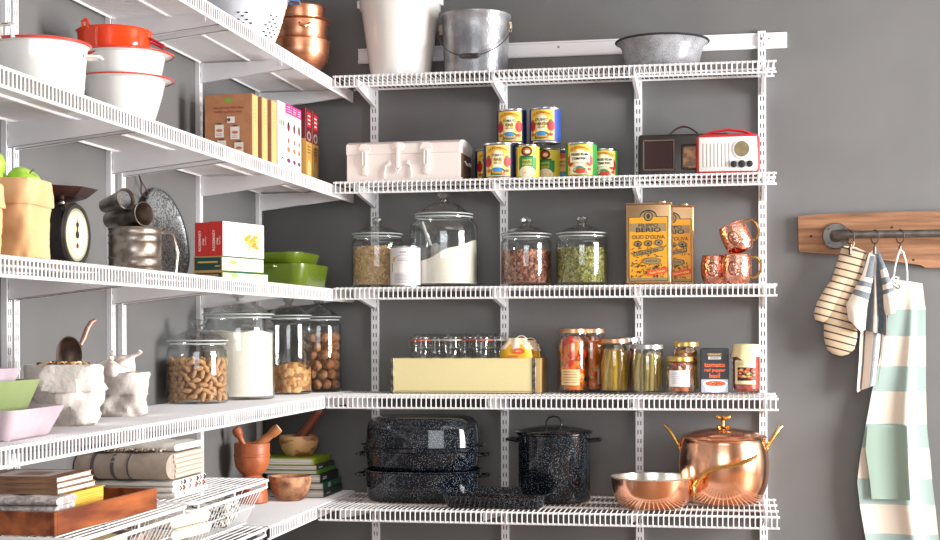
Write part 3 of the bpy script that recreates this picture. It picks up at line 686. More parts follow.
M().rbox(-.002, .046, -.060, -.057, .034, .106, .002, 1).build('tuning_dial', mat('amber_dial', (196, 132, 56), .3, c2=(96, 58, 34), scale=40, mix=(.45, .6)), t, label='amber tuning dial')
h = M(); h.tube([(-.055 + .11 * i / 12, -.02, .146 + .030 * math.sin(PI * i / 12)) for i in range(13)], .0032, 6, flat=2.6); h.build('carry_strap', flat((86, 62, 62), .6), t)

t = thing('radio', 'small red and white retro radio with round dial and three knobs', 'radio', (1.728, -.185, z), 0); t.scale = (1, 1, 1.05)
REDP = mat('red_gloss_shell', (206, 40, 48), .3, coat=.3)
m = M().rbox(-.108, .108, -.035, .04, .001, .136, .022, 5); m.build('shell', REDP, t, ang=50)
m = M(); q = M(); q.rbox(-.0975, .0975, -.0385, -.030, .012, .124, .003, 2); q.build('white_front', flat((240, 238, 236), .35), t, label='white front panel')
sl = M()
for i in range(8): sl.rbox(-.085 + .0125 * i, -.0815 + .0125 * i, -.0392, -.037, .026, .103, .0004, 1)
sl.build('speaker_slots', flat((150, 142, 132), .6), t)
d = M(); d.x = Matrix.Translation((.047, -.0385, .083)) @ Matrix.Rotation(PI / 2, 4, 'X'); d.lathe([(0, 0), (.031, 0), (.031, .003), (.0255, .004), (.0255, .002), (0, .002)], 40); dd = d.build('dial_ring', flat((226, 224, 222), .3), t)
d = M(); d.x = Matrix.Translation((.047, -.0406, .083)) @ Matrix.Rotation(PI / 2, 4, 'X'); d.lathe([(0, 0), (.0252, 0), (.0245, .002), (0, .0022)], 40); d.build('dial_face', mat('olive_dial', (112, 96, 60), .3, c2=(128, 112, 74), scale=30), dd)
for x, r in ((.020, .011), (.047, .0125), (.074, .011)):
    d = M(); d.x = Matrix.Translation((x, -.0385, .034)) @ Matrix.Rotation(PI / 2, 4, 'X'); d.lathe([(0, 0), (r, 0), (r * .95, .009), (r * .8, .010), (0, .0105)], 20); d.build('knob', BLACKP, t)
p = Print()
for x in (.02, .047, .074): p.lines(x - .009, x + .009, .0475, .0535, 1, (150, 150, 150), .0008)
p.flat('printed_marks', t, TR(0, -.0388, 0))
h = M(); h.tube([(-.095, 0, .124), (-.08, 0, .135), (-.05, 0, .1455), (0, 0, .152), (.05, 0, .1455), (.08, 0, .135), (.095, 0, .124)], .0045, 8, flat=2.2); h.build('carry_handle', REDP, t)

# ------------------------------------------------------------------ fourth shelf
z = ZB['D'] + .006
CREAMP = mat('pale_yellow_painted_wood', (226, 212, 158), .5, bump=.2, bscale=90)
t = thing('storage_crate', 'long pale yellow crate holding clip-top jars and small sacks', 'crate', (.800, -.135, z))
W = .25; x0, x1, y0, y1, H = -.262, .276, -.068, .122, .124
M().box(x0 + .012, x1 - .018, y0, y0 + .010, .003, H).build('front_board', CREAMP, t)
M().box(x0 + .012, x1 - .018, y1 - .01, y1, .003, H).build('back_board', CREAMP, t)
M().box(x0, x0 + .012, y0 + .004, y1, .003, H).build('end_board', CREAMP, t); M().box(x1 - .018, x1, y0 + .008, y1, .003, H).build('end_board', mat('ochre_end', (196, 164, 104), .5), t, label='darker ochre end board')
M().box(x0 + .012, x1 - .018, y0 + .01, y1 - .01, .003, .011).build('bottom_board', CREAMP, t)
M().rbox(x0 + .016, x1 - .022, y0 - .002, y0 - .0002, .006, .010, .0008, 1).build('bottom_bead', flat((178, 158, 108), .6), t)
AGED = mat('aged_grey_metal', (120, 112, 100), .45, .6, c2=(60, 56, 54), scale=60, mix=(.4, .6))
for a in (x0 - .0015, x1 - .028): M().rbox(a, a + .014, y0 - .003, y0 + .012, .0, H + .003, .002, 1).build('corner_strip', AGED, t)
# clip-top jars inside the crate
REDR = mat('rubber_seal_orange_red', (206, 84, 62), .5)
def clipjar(x, y, seal, label):
    t = thing('clip_top_jar', label, 'jar', (x, y, z + .012), 0, 'clip-top jars in the crate'); t.scale = (1, 1, 1.16)
    R = .0435
    M().lathe([(0, 0), (R - .006, 0), (R, .008), (R, .082), (R * .9, .098), (R * .78, .108), (R * .80, .120), (R * .86, .146), (R * .86, .150), (R * .80, .150), (R * .74, .120), (R * .72, .108), (R * .84, .096), (R - .004, .080), (R - .004, .01), (0, .006)], 36).build('jar_body', GLASS, t, ang=60)
    M().lathe([(R * .80, .1505), (R * .93, .1505), (R * .93, .1545), (R * .80, .1545)], 36).build('rubber_seal', seal, t)
    l = M().lathe([(0, .155), (R * .92, .155), (R * .95, .160), (R * .9, .166), (R * .5, .171), (0, .173), (0, .169), (R * .5, .167), (R * .8, .161), (R * .8, .157), (0, .157)], 36).build('glass_lid', GLASS, t, ang=60)
    wv = M(); wv.tube([(-R * .98, 0, .15), (-R, 0, .13), (R * -.9, -.012, .128), (0, -R * .86, .13), (R * .9, -.012, .128), (R, 0, .13), (R * .98, 0, .15)], .0011, 6); wv.tube([(-.012, -R * .9, .13), (-.012, -R * 1.02, .158), (0, -R * .4, .172), (.012, -R * 1.02, .158), (.012, -R * .9, .13)], .001, 6)
    wv.build('wire_clip', flat((140, 134, 128), .25), t)
CLR = mat('clear_seal', (190, 186, 176), .3)
for x, seal, l in ((.636, REDR, 'clip-top glass jar with red seal, leftmost in front in the crate'), (.745, CLR, 'clip-top glass jar with pale seal, middle of the crate front row'), (.856, REDR, 'clip-top glass jar with red seal, beside the small yellow sack')):
    clipjar(x, -.143, seal, l)
for x, seal, l in ((.668, CLR, 'clip-top glass jar with pale seal, left end of the crate back row'), (.780, REDR, 'clip-top glass jar with red seal, middle of the crate back row'), (.892, CLR, 'clip-top glass jar with pale seal, right end of the crate back row')):
    clipjar(x, -.052, seal, l)
# small drawstring sacks
SACK = mat('yellow_printed_muslin', (238, 184, 52), .85, bump=.5, bscale=400); MUS = mat('muslin', (244, 222, 196), .9, bump=.4, bscale=300)
def sack(x, y, h, label, rz=0):
    t = thing('drawstring_sack', label, 'sack', (x, y, z + .013), rz, 'small yellow sacks in the crate'); rings = []
    for k, (w_, zz) in enumerate(((.030, 0), (.052, .004), (.058, .03), (.060, .08), (.058, h * .75), (.052, h * .88), (.040, h * .96), (.022, h))):
        rings.append([((w_ * (1 + .03 * math.sin(5 * a + k))) * math.copysign(abs(math.cos(a)) ** .7, math.cos(a)), (w_ * .48) * math.sin(a), zz) for a in [2 * PI * i / 28 for i in range(28)]])
    M().loft(rings).build('sack_body', SACK, t, ang=60); g = M(); rings = []
    for k, (w_, zz) in enumerate(((.052, h * .86), (.046, h * .93), (.036, h * .99), (.030, h * 1.06), (.036, h * 1.10), (.02, h * 1.08))):
        rings.append([((w_ * (1.05 + .12 * math.sin(7 * a + k * .3))) * math.cos(a), (w_ * .5) * (1.05 + .12 * math.sin(7 * a)) * math.sin(a), zz) for a in [2 * PI * i / 42 for i in range(42)]])
    g.loft(rings).build('gathered_top', MUS, t, ang=70)
    s_ = M(); s_.tube([(.02 + .02 * math.cos(a), -.016, h * 1.04 + .018 * math.sin(a)) for a in [2 * PI * i / 16 for i in range(16)]], .0016, 6, True); s_.tube([(.03, -.022, h * 1.05), (.050, -.03, h), (.053, -.033, h * .85), (.052, -.034, h * .7)], .0018, 6)
    s_.build('drawstring', MUS, t)
    p = Print(); p.oval(.012, h * .82, .022, .011, (222, 96, 52), 20); p.lines(.0, .024, h * .80, h * .84, 1, (250, 220, 180), .0012); p.lines(-.034, .02, h * .64, h * .74, 2, (206, 90, 40), .0022)
    p.flat('printed_front', t, TR(0, -.030, 0), .0002)
sack(.985, -.150, .166, 'yellow printed drawstring sack in front at the crate right end'); sack(1.005, -.075, .158, 'yellow drawstring sack mostly hidden behind another in the crate', .1)

# preserving jars
def tinted(name, c): return glassmat(name, c, .02)
def preserve(label, loc, R, H, lidc, brine, fill, lab=None, ang=0, group='jars of preserves', lidh=.014, neck=.87, cat='jar', fname='pickled_vegetables', flabel='', sq=0):
    t = thing('preserving_jar', label, cat, loc, 0, group)
    hb = H - .004
    out = [(0, .002), (R - .012, .0), (R - .003, .003), (R, .012), (R, hb * .80), (R * .97, hb * .85), (R * neck, hb * .90), (R * neck, hb)]
    inn = [(R * neck - .003, hb), (R * neck - .003, hb * .90), (R * .97 - .003, hb * .845), (R - .003, hb * .79), (R - .003, .016), (R - .014, .008), (0, .008)]
    M().lathe(out + inn, 44).build('jar_body', GLASS, t, ang=60)
    rl = R * neck + .0035
    M().lathe([(0, H + .002), (rl - .002, H + .002), (rl, H), (rl, H - lidh * .75), (rl + .0015, H - lidh * .8), (rl + .0015, H - lidh), (rl - .001, H - lidh)], 44).build('screw_lid', lidc, t)
    if brine:
        b = [(0, .009), (R - .0155, .009), (R - .0036, .0165), (R - .0036, hb * .79), (R * .97 - .0036, hb * .845), (R * neck - .0036, hb * .895), (0, hb * .895)]
        M().lathe(b, 44).build('brine', brine, t, ang=60)
    if lab: 
        p = Print(); lab(p, R, H); p.cyl('paper_label', R + .0004, t, ang)
    if fill:
        m = M(); mats = fill(m, R - .006, hb * .88); solo(m, fname, mats, flabel, 'food', loc, 0, None, 'stuff', ang=60)
    return t
LIDC = mat('copper_toned_lid', (206, 160, 124), .3, .8); LIDS = mat('silver_lid', (200, 200, 204), .3, .9); LIDG = mat('gold_lid', (206, 176, 104), .3, .8)
P_R = mat('red_pepper', (226, 60, 28), .35, c2=(206, 44, 26), scale=20); P_O = mat('orange_pepper', (242, 142, 26), .35, c2=(236, 120, 24), scale=20); P_W = mat('cauliflower', (240, 214, 168), .5); P_G = mat('green_herbs', (104, 96, 40), .5)
def peppers(m, R, H):
    for i in range(75):
        a = R_(0, 2 * PI); r = (R - .008) * math.sqrt(R_(.5, 1)); zz = R_(.018, H - .006); k = 0 if R_(0, 1) < .5 else 1
        if zz < .05: k = random.choice((3, 3, 2, 1))
        elif R_(0, 1) < .16: k = 2
        rot = Matrix.Rotation(a + R_(-.3, .3), 3, 'Z') @ Matrix.Rotation(R_(-.9, .9), 3, 'X'); m.ell((r * math.cos(a), r * math.sin(a), zz), .006, R_(.012, .022), R_(.008, .018), rot, 8, k)
    m.lathe([(0, .012), (R * .7, .012), (R * .7, H - .01), (0, H - .01)], 16, mi=1); return [P_R, P_O, P_W, P_G]
def spears(cols, n, w, slant=.12):
    def f(m, R, H):
        for i in range(n):
            a = 2 * PI * i / n; r = R - w; s_ = R_(-slant, slant)
            m.tube([((r) * math.cos(a), r * math.sin(a), .012), (r * math.cos(a + s_ * 4) * 1.0, r * math.sin(a + s_ * 4) * 1.0, H * .55), ((r - .004) * math.cos(a + s_ * 8), (r - .004) * math.sin(a + s_ * 8), H - R_(.004, .018))], [w * .8, w, w * .6], 8, mi=i % len(cols))
        m.lathe([(0, .012), (R * .6, .012), (R * .6, H - .02), (0, H - .02)], 16); return cols
    return f
PK = [mat('pickle', (206, 166, 36), .4, c2=(222, 188, 60), scale=30), mat('pickle_dark', (170, 132, 26), .4, c2=(168, 140, 34), scale=30)]
AS = [mat('asparagus', (186, 170, 96), .45, c2=(150, 134, 60), scale=30), mat('asparagus_pale', (214, 196, 128), .45), mat('asparagus_olive', (150, 128, 62), .45)]
NUT = [mat('marinated_red', (170, 78, 36), .45), mat('marinated_orange', (214, 124, 52), .45), mat('marinated_brown', (120, 64, 30), .45)]
def chunks(cols, n, s_):
    def f(m, R, H):
        for i in range(n):
            a = R_(0, 2 * PI); r = (R - s_) * math.sqrt(R_(.6, 1)); m.ell((r * math.cos(a), r * math.sin(a), R_(.014, H)), s_ * .6, s_, s_ * .8, Matrix.Rotation(a, 3, 'Z') @ Matrix.Rotation(R_(0, 3), 3, 'X'), 7, random.randrange(len(cols)))
        m.lathe([(0, .012), (R * .72, .012), (R * .72, H), (0, H)], 16); return cols
    return f
BR_O = tinted('orange_brine', (1, .88, .68, 1)); BR_Y = tinted('yellow_brine', (1, .94, .58, 1)); BR_P = tinted('pale_brine', (1, .96, .82, 1)); 
def hand_label(c, n=5, u=.034, w0=.03, w1=.085):
    def f(p, R, H): p.rect(-u, u, w0, w1, c, 12); p.lines(-u + .005, u - .004, w0 + .004, w1 - .004, n, (120, 84, 60), .0009)
    return f
preserve('tall jar of red and orange peppers with handwritten kraft label', (1.186, -.135, z), .0555, .226, LIDC, BR_O, peppers, hand_label((232, 196, 140)), -.1, fname='pickled_peppers', flabel='red and orange pepper strips in the tall labelled jar')
preserve('pepper jar behind the tall labelled one, only its edge showing', (1.243, -.058, z), .050, .226, LIDC, BR_O, peppers, hand_label((230, 220, 200)), 1.2, fname='pickled_peppers', flabel='pepper pieces in the jar hidden behind the tall one')
preserve('jar of upright green-yellow pickle spears with copper-toned lid', (1.331, -.135, z), .0545, .190, LIDC, BR_Y, spears(PK, 13, .0125), None, fname='pickle_spears', flabel='green-yellow pickle spears in the jar between peppers and asparagus')
VIO = mat('beet_pickle', (140, 40, 70), .4)
preserve('silver-lidded jar of dark red pickles behind the spears', (1.372, -.052, z), .046, .194, LIDS, BR_O, spears([VIO], 10, .011), None, fname='beet_pickles', flabel='dark red pickles in the silver-lidded jar at the back')
preserve('wide silver-lidded jar of pale asparagus spears', (1.449, -.165, z), .0570, .170, LIDS, BR_P, spears(AS, 16, .009, .02), None, neck=.9, fname='asparagus_spears', flabel='pale asparagus spears in the wide silver-lidded jar')
preserve('small jar of orange-brown relish in front, white label and gold lid', (1.562, -.20, z), .0485, .128, LIDG, BR_O, chunks(NUT, 120, .008), lambda p, R, H: (p.rect(-.038, .038, .028, .083, (244, 240, 240), 12), p.lines(-.03, .03, .034, .078, 7, (130, 130, 150), .0006)), 0, neck=.86, fname='vegetable_relish', flabel='orange-brown relish in the small jar with the white label')
preserve('gold-lidded olive jar behind the small white-labelled jar', (1.579, -.085, z), .049, .178, LIDG, BR_Y, chunks([NUT[1], PK[0], NUT[2]], 150, .009), None, neck=.86, fname='marinated_olives', flabel='olives and peppers in the gold-lidded jar at the back')
# soup carton
t = thing('soup_carton', 'black carton of tomato and red pepper soup with bowl picture', 'carton', (1.679, -.125, z), .03)
M().rbox(-.0485, .0485, -.03, .03, 0, .158, .005, 2).build('carton_body', flat((46, 48, 54), .4), t)
p = Print(); p.rect(-.046, .046, .004, .154, (44, 46, 52)); p.rect(-.046, .046, .004, .050, (176, 184, 200)); p.text('ORGANIC', 0, .136, .0105, (226, 190, 110), True); p.rect(-.022, .022, .119, .129, (196, 198, 196)); p.lines(-.018, .018, .121, .127, 1, (50, 50, 54), .0012)
p.text('tomato', 0, .1, .023, (240, 112, 60), True, 1.05); p.text('red pepper', 0, .082, .016, (240, 112, 60), True, 1); p.text('basil', 0, .062, .022, (240, 112, 60), True)
p.poly([(-.040, .034), (.044, .034), (.034, .010), (.014, .004), (-.010, .004), (-.030, .010)], (226, 230, 240)); p.oval(.002, .036, .042, .013, (240, 240, 246), 24); p.oval(.002, .0355, .035, .0095, (222, 92, 48), 24)
for i in range(12): p.oval(R_(-.02, .025), R_(.030, .042), .004, .0018, (240, 160, 110) if i % 2 else (120, 60, 30), 8, lay=14)
p.flat('printed_front', t, TR(0, -.0302, 0), .00012)
# sauce jar under a cloth cap
t = preserve('jar of red sauce with pale cloth cap and picture label, at the right end', (1.788, -.13, z), .0485, .166, LIDG, None, None, lambda p, R, H: (p.rect(-.042, .036, .034, .116, (240, 226, 178), 12), p.lines(-.036, .0, .098, .110, 2, (120, 110, 80)), p.rect(-.030, .036, .046, .092, (44, 28, 24), 10), [p.oval(R_(-.024, .03), R_(.052, .087), R_(.003, .009), R_(.002, .004), random.choice(((206, 60, 30), (226, 110, 50), (232, 190, 130), (90, 110, 50))), 8, lay=12) for i in range(34)]), -.05, neck=.86)
M().lathe([(0, .009), (.036, .009), (.0448, .017), (.0448, .118), (.036, .142), (0, .142)], 40).build('red_sauce', mat('red_sauce', (156, 44, 22), .35, c2=(190, 70, 34), scale=60), t)
m = M(); rings = []
for k, (r, zz, amp) in enumerate(((.055, .128, 1), (.053, .140, .7), (.049, .150, .4), (.0472, .166, .1), (.0462, .1705, 0), (.03, .172, 0), (.004, .173, 0))):
    rings.append([(r * math.cos(a) * (1 + .02 * amp * math.sin(9 * a)), r * math.sin(a) * (1 + .02 * amp * math.sin(9 * a)), zz - .012 * amp * max(0, math.cos(2 * (a + PI / 2)) * .5 + .2 + .5 * math.cos(4 * a))) for a in [2 * PI * i / 56 for i in range(56)]])
m.loft(rings, cap0=False); m.build('cloth_cap', mat('unbleached_cloth', (232, 214, 166), .9, bump=.6, bscale=500), t, ang=70)

# ------------------------------------------------------------------ lowest back shelf
z = ZB['E'] + .006
SPB = speckle('dark_blue_speckled_enamel', (15, 19, 26), (132, 144, 154), 230, .215, .07)
def oval_ring(a, b, zz, n=64, p=2.6): return [(a * math.copysign(abs(math.cos(q)) ** (2 / p), math.cos(q)), b * math.copysign(abs(math.sin(q)) ** (2 / p), math.sin(q)), zz) for q in [2 * PI * i / n for i in range(n)]]
def roaster(z0, label, lid=False, h=.110):
    t = thing('enamel_roaster', label, 'roaster', (.660, -.225, z0), 0, 'speckled roasters in a stack'); A, B = .198, .145
    if not lid:
        m = M().loft([oval_ring(A - .016, B - .016, 0), oval_ring(A - .006, B - .006, .006), oval_ring(A - .002, B - .002, .02), oval_ring(A + .003, B + .003, h - .008), oval_ring(A + .011, B + .011, h - .004), oval_ring(A + .011, B + .011, h), oval_ring(A + .001, B + .001, h), oval_ring(A - .004, B - .004, .020), oval_ring(A - .02, B - .02, .006)]); m.build('pan_body', SPB, t, ang=50)
        h_ = h
        for s_ in (-1, 1):
            h = M(); h.tube([(s_ * (A + .004), -.045, h_ - .022), (s_ * (A + .030), -.043, h_ - .02), (s_ * (A + .038), -.03, h_ - .02), (s_ * (A + .038), .03, h_ - .02), (s_ * (A + .030), .043, h_ - .02), (s_ * (A + .004), .045, h_ - .022)], .0045, 8, flat=1.3); h.build('handle', SPB, t)
    else:
        m = M().loft([oval_ring(A + .012, B + .012, 0), oval_ring(A + .012, B + .012, .006), oval_ring(A + .002, B + .002, .010), oval_ring(A - .001, B - .001, .070), oval_ring(A - .006, B - .006, .092), oval_ring(A - .022, B - .02, .108), oval_ring(A - .05, B - .045, .115), oval_ring(A - .1, B - .09, .113), oval_ring(.02, .015, .113)], cap0=False); m.build('lid_shell', SPB, t, ang=50)
        h = M()
        for s_ in (-1, 1): h.tube([(s_ * (A + .004), -.02, .012), (s_ * (A + .020), -.018, .014), (s_ * (A + .020), .018, .014), (s_ * (A + .004), .02, .012)], .004, 8)
        h.build('lid_tab', SPB, t)
    return t
roaster(z, 'dark speckled oval roaster pan, bottom of the stack'); roaster(z + .1105, 'shallower dark speckled roaster pan, middle of the stack', h=.072); roaster(z + .183, 'domed dark speckled roaster lid, top of the stack', True)
t = thing('stock_pot', 'tall dark speckled stock pot with lid and loop handles', 'stock pot', (1.124, -.20, z))
R = .127
M().lathe([(0, 0), (R - .01, 0), (R - .003, .003), (R, .012), (R, .232), (R + .007, .236), (R + .007, .240), (R - .001, .240), (R - .004, .23), (R - .004, .014), (0, .008)], 64).build('pot_body', SPB, t, ang=50)
l = M().lathe([(R + .006, .2405), (R + .009, .244), (R + .004, .248), (R * .75, .256), (R * .4, .264), (0, .267)], 64).build('pot_lid', SPB, t, ang=50)
h = M(); h.tube([(-.028, 0, .263), (-.027, 0, .278), (-.018, 0, .292), (0, 0, .297), (.018, 0, .292), (.027, 0, .278), (.028, 0, .263)], .0032, 8, flat=1.6); h.build('lid_handle', flat((24, 26, 30), .2), l)
for s_ in (-1, 1):
    h = M(); h.tube([(s_ * (R - .002), -.034, .212), (s_ * (R + .026), -.032, .216), (s_ * (R + .034), -.02, .216), (s_ * (R + .034), .02, .216), (s_ * (R + .026), .032, .216), (s_ * (R - .002), .034, .212)], .006, 8, flat=1.4); h.build('side_handle', flat((20, 22, 26), .15), t)
t = thing('roasting_pan', 'shallow rectangular dark speckled roasting pan at the shelf front', 'roasting pan', (.952, -.375, z), -.03)
def rr_(a, b, zz, r=.03, k=6):
    o = []
    for cx, cy, s_ in ((a - r, b - r, 0), (-a + r, b - r, PI / 2), (-a + r, -b + r, PI), (a - r, -b + r, 1.5 * PI)): o += [(cx + r * math.cos(s_ + PI / 2 * i / k), cy + r * math.sin(s_ + PI / 2 * i / k), zz) for i in range(k + 1)]
    return o
M().loft([rr_(.155, .088, 0), rr_(.160, .093, .004), rr_(.176, .108, .048), rr_(.190, .121, .050, .036), rr_(.191, .122, .053, .036), rr_(.178, .110, .053, .032), rr_(.158, .091, .006)]).build('pan_body', SPB, t, ang=40)
for s_ in (-1, 1):
    h = M(); h.prism([(s_ * .186, -.05), (s_ * .203, -.038), (s_ * .203, .038), (s_ * .186, .05)][::s_], .049, .053, 'z'); h.build('end_tab', SPB, t)
# copper saute pan
t = thing('saute_pan', 'low round copper pan with brass handle rising to the right', 'saute pan', (1.475, -.345, z)); t.scale = (1, 1, 1.15)
M().lathe([(0, 0), (.088, 0), (.106, .006), (.124, .022), (.134, .045), (.138, .075), (.140, .088)], 64).build('pan_body', COPPER, t, ang=50)
M().lathe([(.140, .088), (.1425, .0905), (.1405, .0925), (.1365, .0905), (.1345, .072), (.130, .045), (.120, .025), (.10, .010), (0, .006)], 64).build('tin_lining', TIN_IN, t, ang=50, label='silvery tinned inside')
h = M(); q = -.2
def hp(r, zz, o=0): return (r * math.cos(q) - o * math.sin(q), r * math.sin(q) + o * math.cos(q), zz)
h.tube([hp(.136, .058), hp(.146, .066), hp(.160, .088), hp(.178, .108), hp(.21, .120), hp(.25, .126), hp(.29, .134), hp(.33, .148), hp(.352, .160)], [.010, .010, .008, .0075, .006, .0055, .006, .0075, .003], 10, flat=1.6)
h.ell(hp(.143, .058), .007, .018, .024, Matrix.Rotation(q, 3, 'Z'), 12); h.ell(hp(.141, .078, .01), .005, .009, .01, Matrix.Rotation(q, 3, 'Z'), 10); h.ell(hp(.141, .040), .005, .010, .012, Matrix.Rotation(q, 3, 'Z'), 10)
h.build('brass_handle', BRASS, t, ang=60)
# large copper pot
t = thing('copper_stock_pot', 'large rounded copper pot with lid and brass ear handles', 'pot', (1.708, -.19, z)); t.scale = (1, 1, 1.12)
pr = [(0, 0), (.095, 0), (.118, .006), (.134, .022), (.148, .055), (.1545, .095), (.1555, .13), (.151, .165), (.145, .188), (.1435, .196), (.1455, .2), (.142, .202), (.139, .198)]
M().lathe(pr, 72).build('pot_body', COPPER, t, ang=60)
l = M().lathe([(.147, .2015), (.149, .204), (.146, .207), (.135, .212), (.10, .222), (.05, .230), (0, .233)], 72).build('pot_lid', COPPER, t, ang=60)
k = M(); k.lathe([(.022, 0), (.014, .003), (.006, .006), (.0048, .022), (.008, .026), (0, .028)], 16, (0, 0, .231))
for a in range(5): k.ell((.017 * math.cos(a * 1.257), .017 * math.sin(a * 1.257), .235), .012, .007, .0035, Matrix.Rotation(a * 1.257, 3, 'Z'), 8)
for a, s_ in ((0, 1), (PI, 1), (1.6, .8), (-1.5, .8)):
    k.ell((.013 * s_ * math.cos(a), .013 * s_ * math.sin(a), .263), .015, .006, .0065, Matrix.Rotation(a, 3, 'Z') @ Matrix.Rotation(-.35, 3, 'Y'), 10)
k.build('brass_finial', BRASS, l)
for s_ in (-1, 1):
    h = M(); h.tube([(s_ * .146, -.022, .172), (s_ * .158, -.020, .190), (s_ * .176, -.012, .214), (s_ * .190, -.004, .232), (s_ * .196, 0, .236), (s_ * .190, .004, .232), (s_ * .176, .012, .214), (s_ * .158, .020, .190), (s_ * .146, .022, .172)], .0058, 10)
    h.ell((s_ * .148, -.024, .172), .005, .012, .014, None, 10); h.ell((s_ * .148, .024, .172), .005, .012, .014, None, 10); h.build('ear_handle', BRASS, t, ang=60)

# ------------------------------------------------------------------ left wall, first and second rows
z = ZL['A'] + .006
COLW = mat('white_enamel_cool', (226, 230, 240), .15, coat=.8)
t = thing('colander', 'white enamel colander with clusters of round holes, left wall first row', 'colander', (.18, -.735, z))
def cr(zz): return .062 + .080 * (zz / .185) ** .55 if zz > 0 else .06
pr = [(0, .006), (.055, .006), (.057, 0), (.062, .0)] + [(cr(q), q) for q in (.012, .03, .05, .075, .10, .13, .16, .185)] + [(.150, .190), (.148, .193), (.139, .188)] + [(cr(q) - .003, q) for q in (.16, .13, .10, .075, .05, .03, .014)] + [(0, .010)]
M().lathe(pr, 64).build('colander_bowl', COLW, t, ang=60)
hm = M()
for cl in range(7):
    ca = -PI / 2 + .28 + 2 * PI * cl / 7
    for i in range(-2, 3):
        for j in range(4):
            if abs(i) == 2 and j in (0, 3): continue
            zz = .045 + j * .021 + (abs(i) % 2) * .0105; a = ca + i * .013 / cr(zz); r = cr(zz) + .0006
            X = hm.x; hm.x = Matrix.Translation((r * math.cos(a), r * math.sin(a), zz)) @ Matrix.Rotation(a, 4, 'Z') @ Matrix.Rotation(PI / 2 - .42, 4, 'Y'); hm.lathe([(.0050, 0), (0, .0004)], 10); hm.x = X
hm.build('drain_holes', BLACKP, t)
for a in (.35, .35 + PI):
    h = M(); h.tube([(.146 * math.cos(a - .2), .146 * math.sin(a - .2), .185), (.176 * math.cos(a - .15), .176 * math.sin(a - .15), .182), (.182 * math.cos(a), .182 * math.sin(a), .181), (.176 * math.cos(a + .15), .176 * math.sin(a + .15), .182), (.146 * math.cos(a + .2), .146 * math.sin(a + .2), .185)], .004, 8); h.build('side_handle', flat((90, 110, 150), .2), t)
def cbowl(label, zz, r0, r1, h, fl=0.0, at=(.235, -.30)):
    pr = [(0, 0), (r0 * .6, 0), (r0 * .85, .006), (r1 * .93, h * .45), (r1 * .985, h * .75), (r1, h - .006), (r1 + fl, h - .003), (r1 + fl + .002, h - .001), (r1 + fl, h), (r1 - .003, h - .002), (r1 * .97, h * .7), (r1 * .90, h * .42), (r0 * .8, .010), (0, .004)]
    t = thing('copper_bowl', label, 'bowl', (at[0], at[1], zz), 0, 'copper bowls stacked on the left wall first row')
    M().lathe(pr, 56).build('bowl_body', COPPER_B, t, ang=60); return t
cbowl('bottom bowl of the copper stack beside the white colander', z, .06, .106, .130)
b2 = cbowl('middle copper bowl with flared lip, stack beside the colander', z + .062, .06, .100, .138, .012)
cbowl('top and smallest copper bowl of the stack beside the colander', z + .126, .05, .090, .124, .002)
h = M(); h.tube([(.03, -.098, .115), (.034, -.112, .108), (.052, -.108, .10), (.066, -.094, .108), (.062, -.08, .115)], .004, 8); h.build('ring_handle', COPPER_B, b2)

z = ZL['B'] + .006
t = thing('enamel_pot', 'white enamel pot with red rim, second row at photo edge', 'pot', (.175, -2.165, z))
M().lathe([(0, 0), (.094, 0), (.098, .004), (.108, .132), (.1165, .138), (.112, .142), (.105, .138), (.095, .006), (0, .004)], 64).build('pot_body', ENAMEL_W, t, ang=50)
M().lathe([(.1135, .1355), (.1185, .1375), (.1185, .141), (.113, .1435), (.110, .141)], 64).build('red_rim', ENAMEL_R, t, ang=60, label='red enamel rim')
def loop(t, a, r, z0, out, w, up=0, m=ENAMEL_W, rm=None, th=.004, nm='handle'):
    c, s_ = math.cos(a), math.sin(a)
    def P(o, q, zz): return ((r + o) * c - q * s_, (r + o) * s_ + q * c, zz)
    h = M(); h.tube([P(0, -w, z0), P(out * .9, -w * .9, z0 + up * .9), P(out, -w * .5, z0 + up), P(out, w * .5, z0 + up), P(out * .9, w * .9, z0 + up * .9), P(0, w, z0)], th, 8, flat=1.8); o = h.build(nm, m, t)
    if rm: e = M(); e.tube([P(out + th, -w * .5, z0 + up), P(out + th, w * .5, z0 + up)], th * .55, 8); e.build('handle_edge', rm, o)
loop(t, .25, .106, .112, .032, .022, 0, rm=ENAMEL_R); loop(t, -1.75, .114, .136, .004, .018, .030, rm=ENAMEL_R); loop(t, PI - .35, .108, .118, .034, .022, 0, rm=ENAMEL_R)
def basin(label, zz, r0, r1, h, rim, g, at=(.175, -1.69)):
    t = thing('enamel_basin', label, 'basin', (at[0], at[1], zz), 0, g)
    M().lathe([(0, 0), (r0, 0), (r0 + .008, .005), (r0 + (r1 - r0) * .5, h * .33), (r0 + (r1 - r0) * .8, h * .66), (r1, h - .006), (r1 + .022, h - .001), (r1 + .021, h + .001), (r1 - .003, h - .004), (r0 + (r1 - r0) * .76, h * .64), (r0 + (r1 - r0) * .45, h * .33), (r0 - .003, .006), (0, .004)], 64).build('basin_body', ENAMEL_W, t, ang=50)
    M().lathe([(r1 + .019, h - .003), (r1 + .0235, h - .0015), (r1 + .0235, h + .001), (r1 + .019, h + .0022)], 64).build('red_rim', ENAMEL_R if rim else ENAMEL_W, t, ang=60); return t
basin('larger lower white basin of the nested pair, second row', z, .062, .108, .138, True, 'white enamel basins'); basin('upper white basin with red rim, holding the orange-red pan', z + .062, .066, .108, .142, True, 'white enamel basins')
t = thing('enamel_pan', 'shiny orange-red enamel pan sitting in the upper white basin', 'pan', (.160, -1.712, z + .172))
M().lathe([(0, .0), (.062, .0), (.074, .006), (.092, .045), (.095, .084), (.099, .088), (.096, .091), (.092, .085), (.088, .045), (.072, .009), (0, .004)], 64).build('pan_body', ENAMEL_O, t, ang=50)
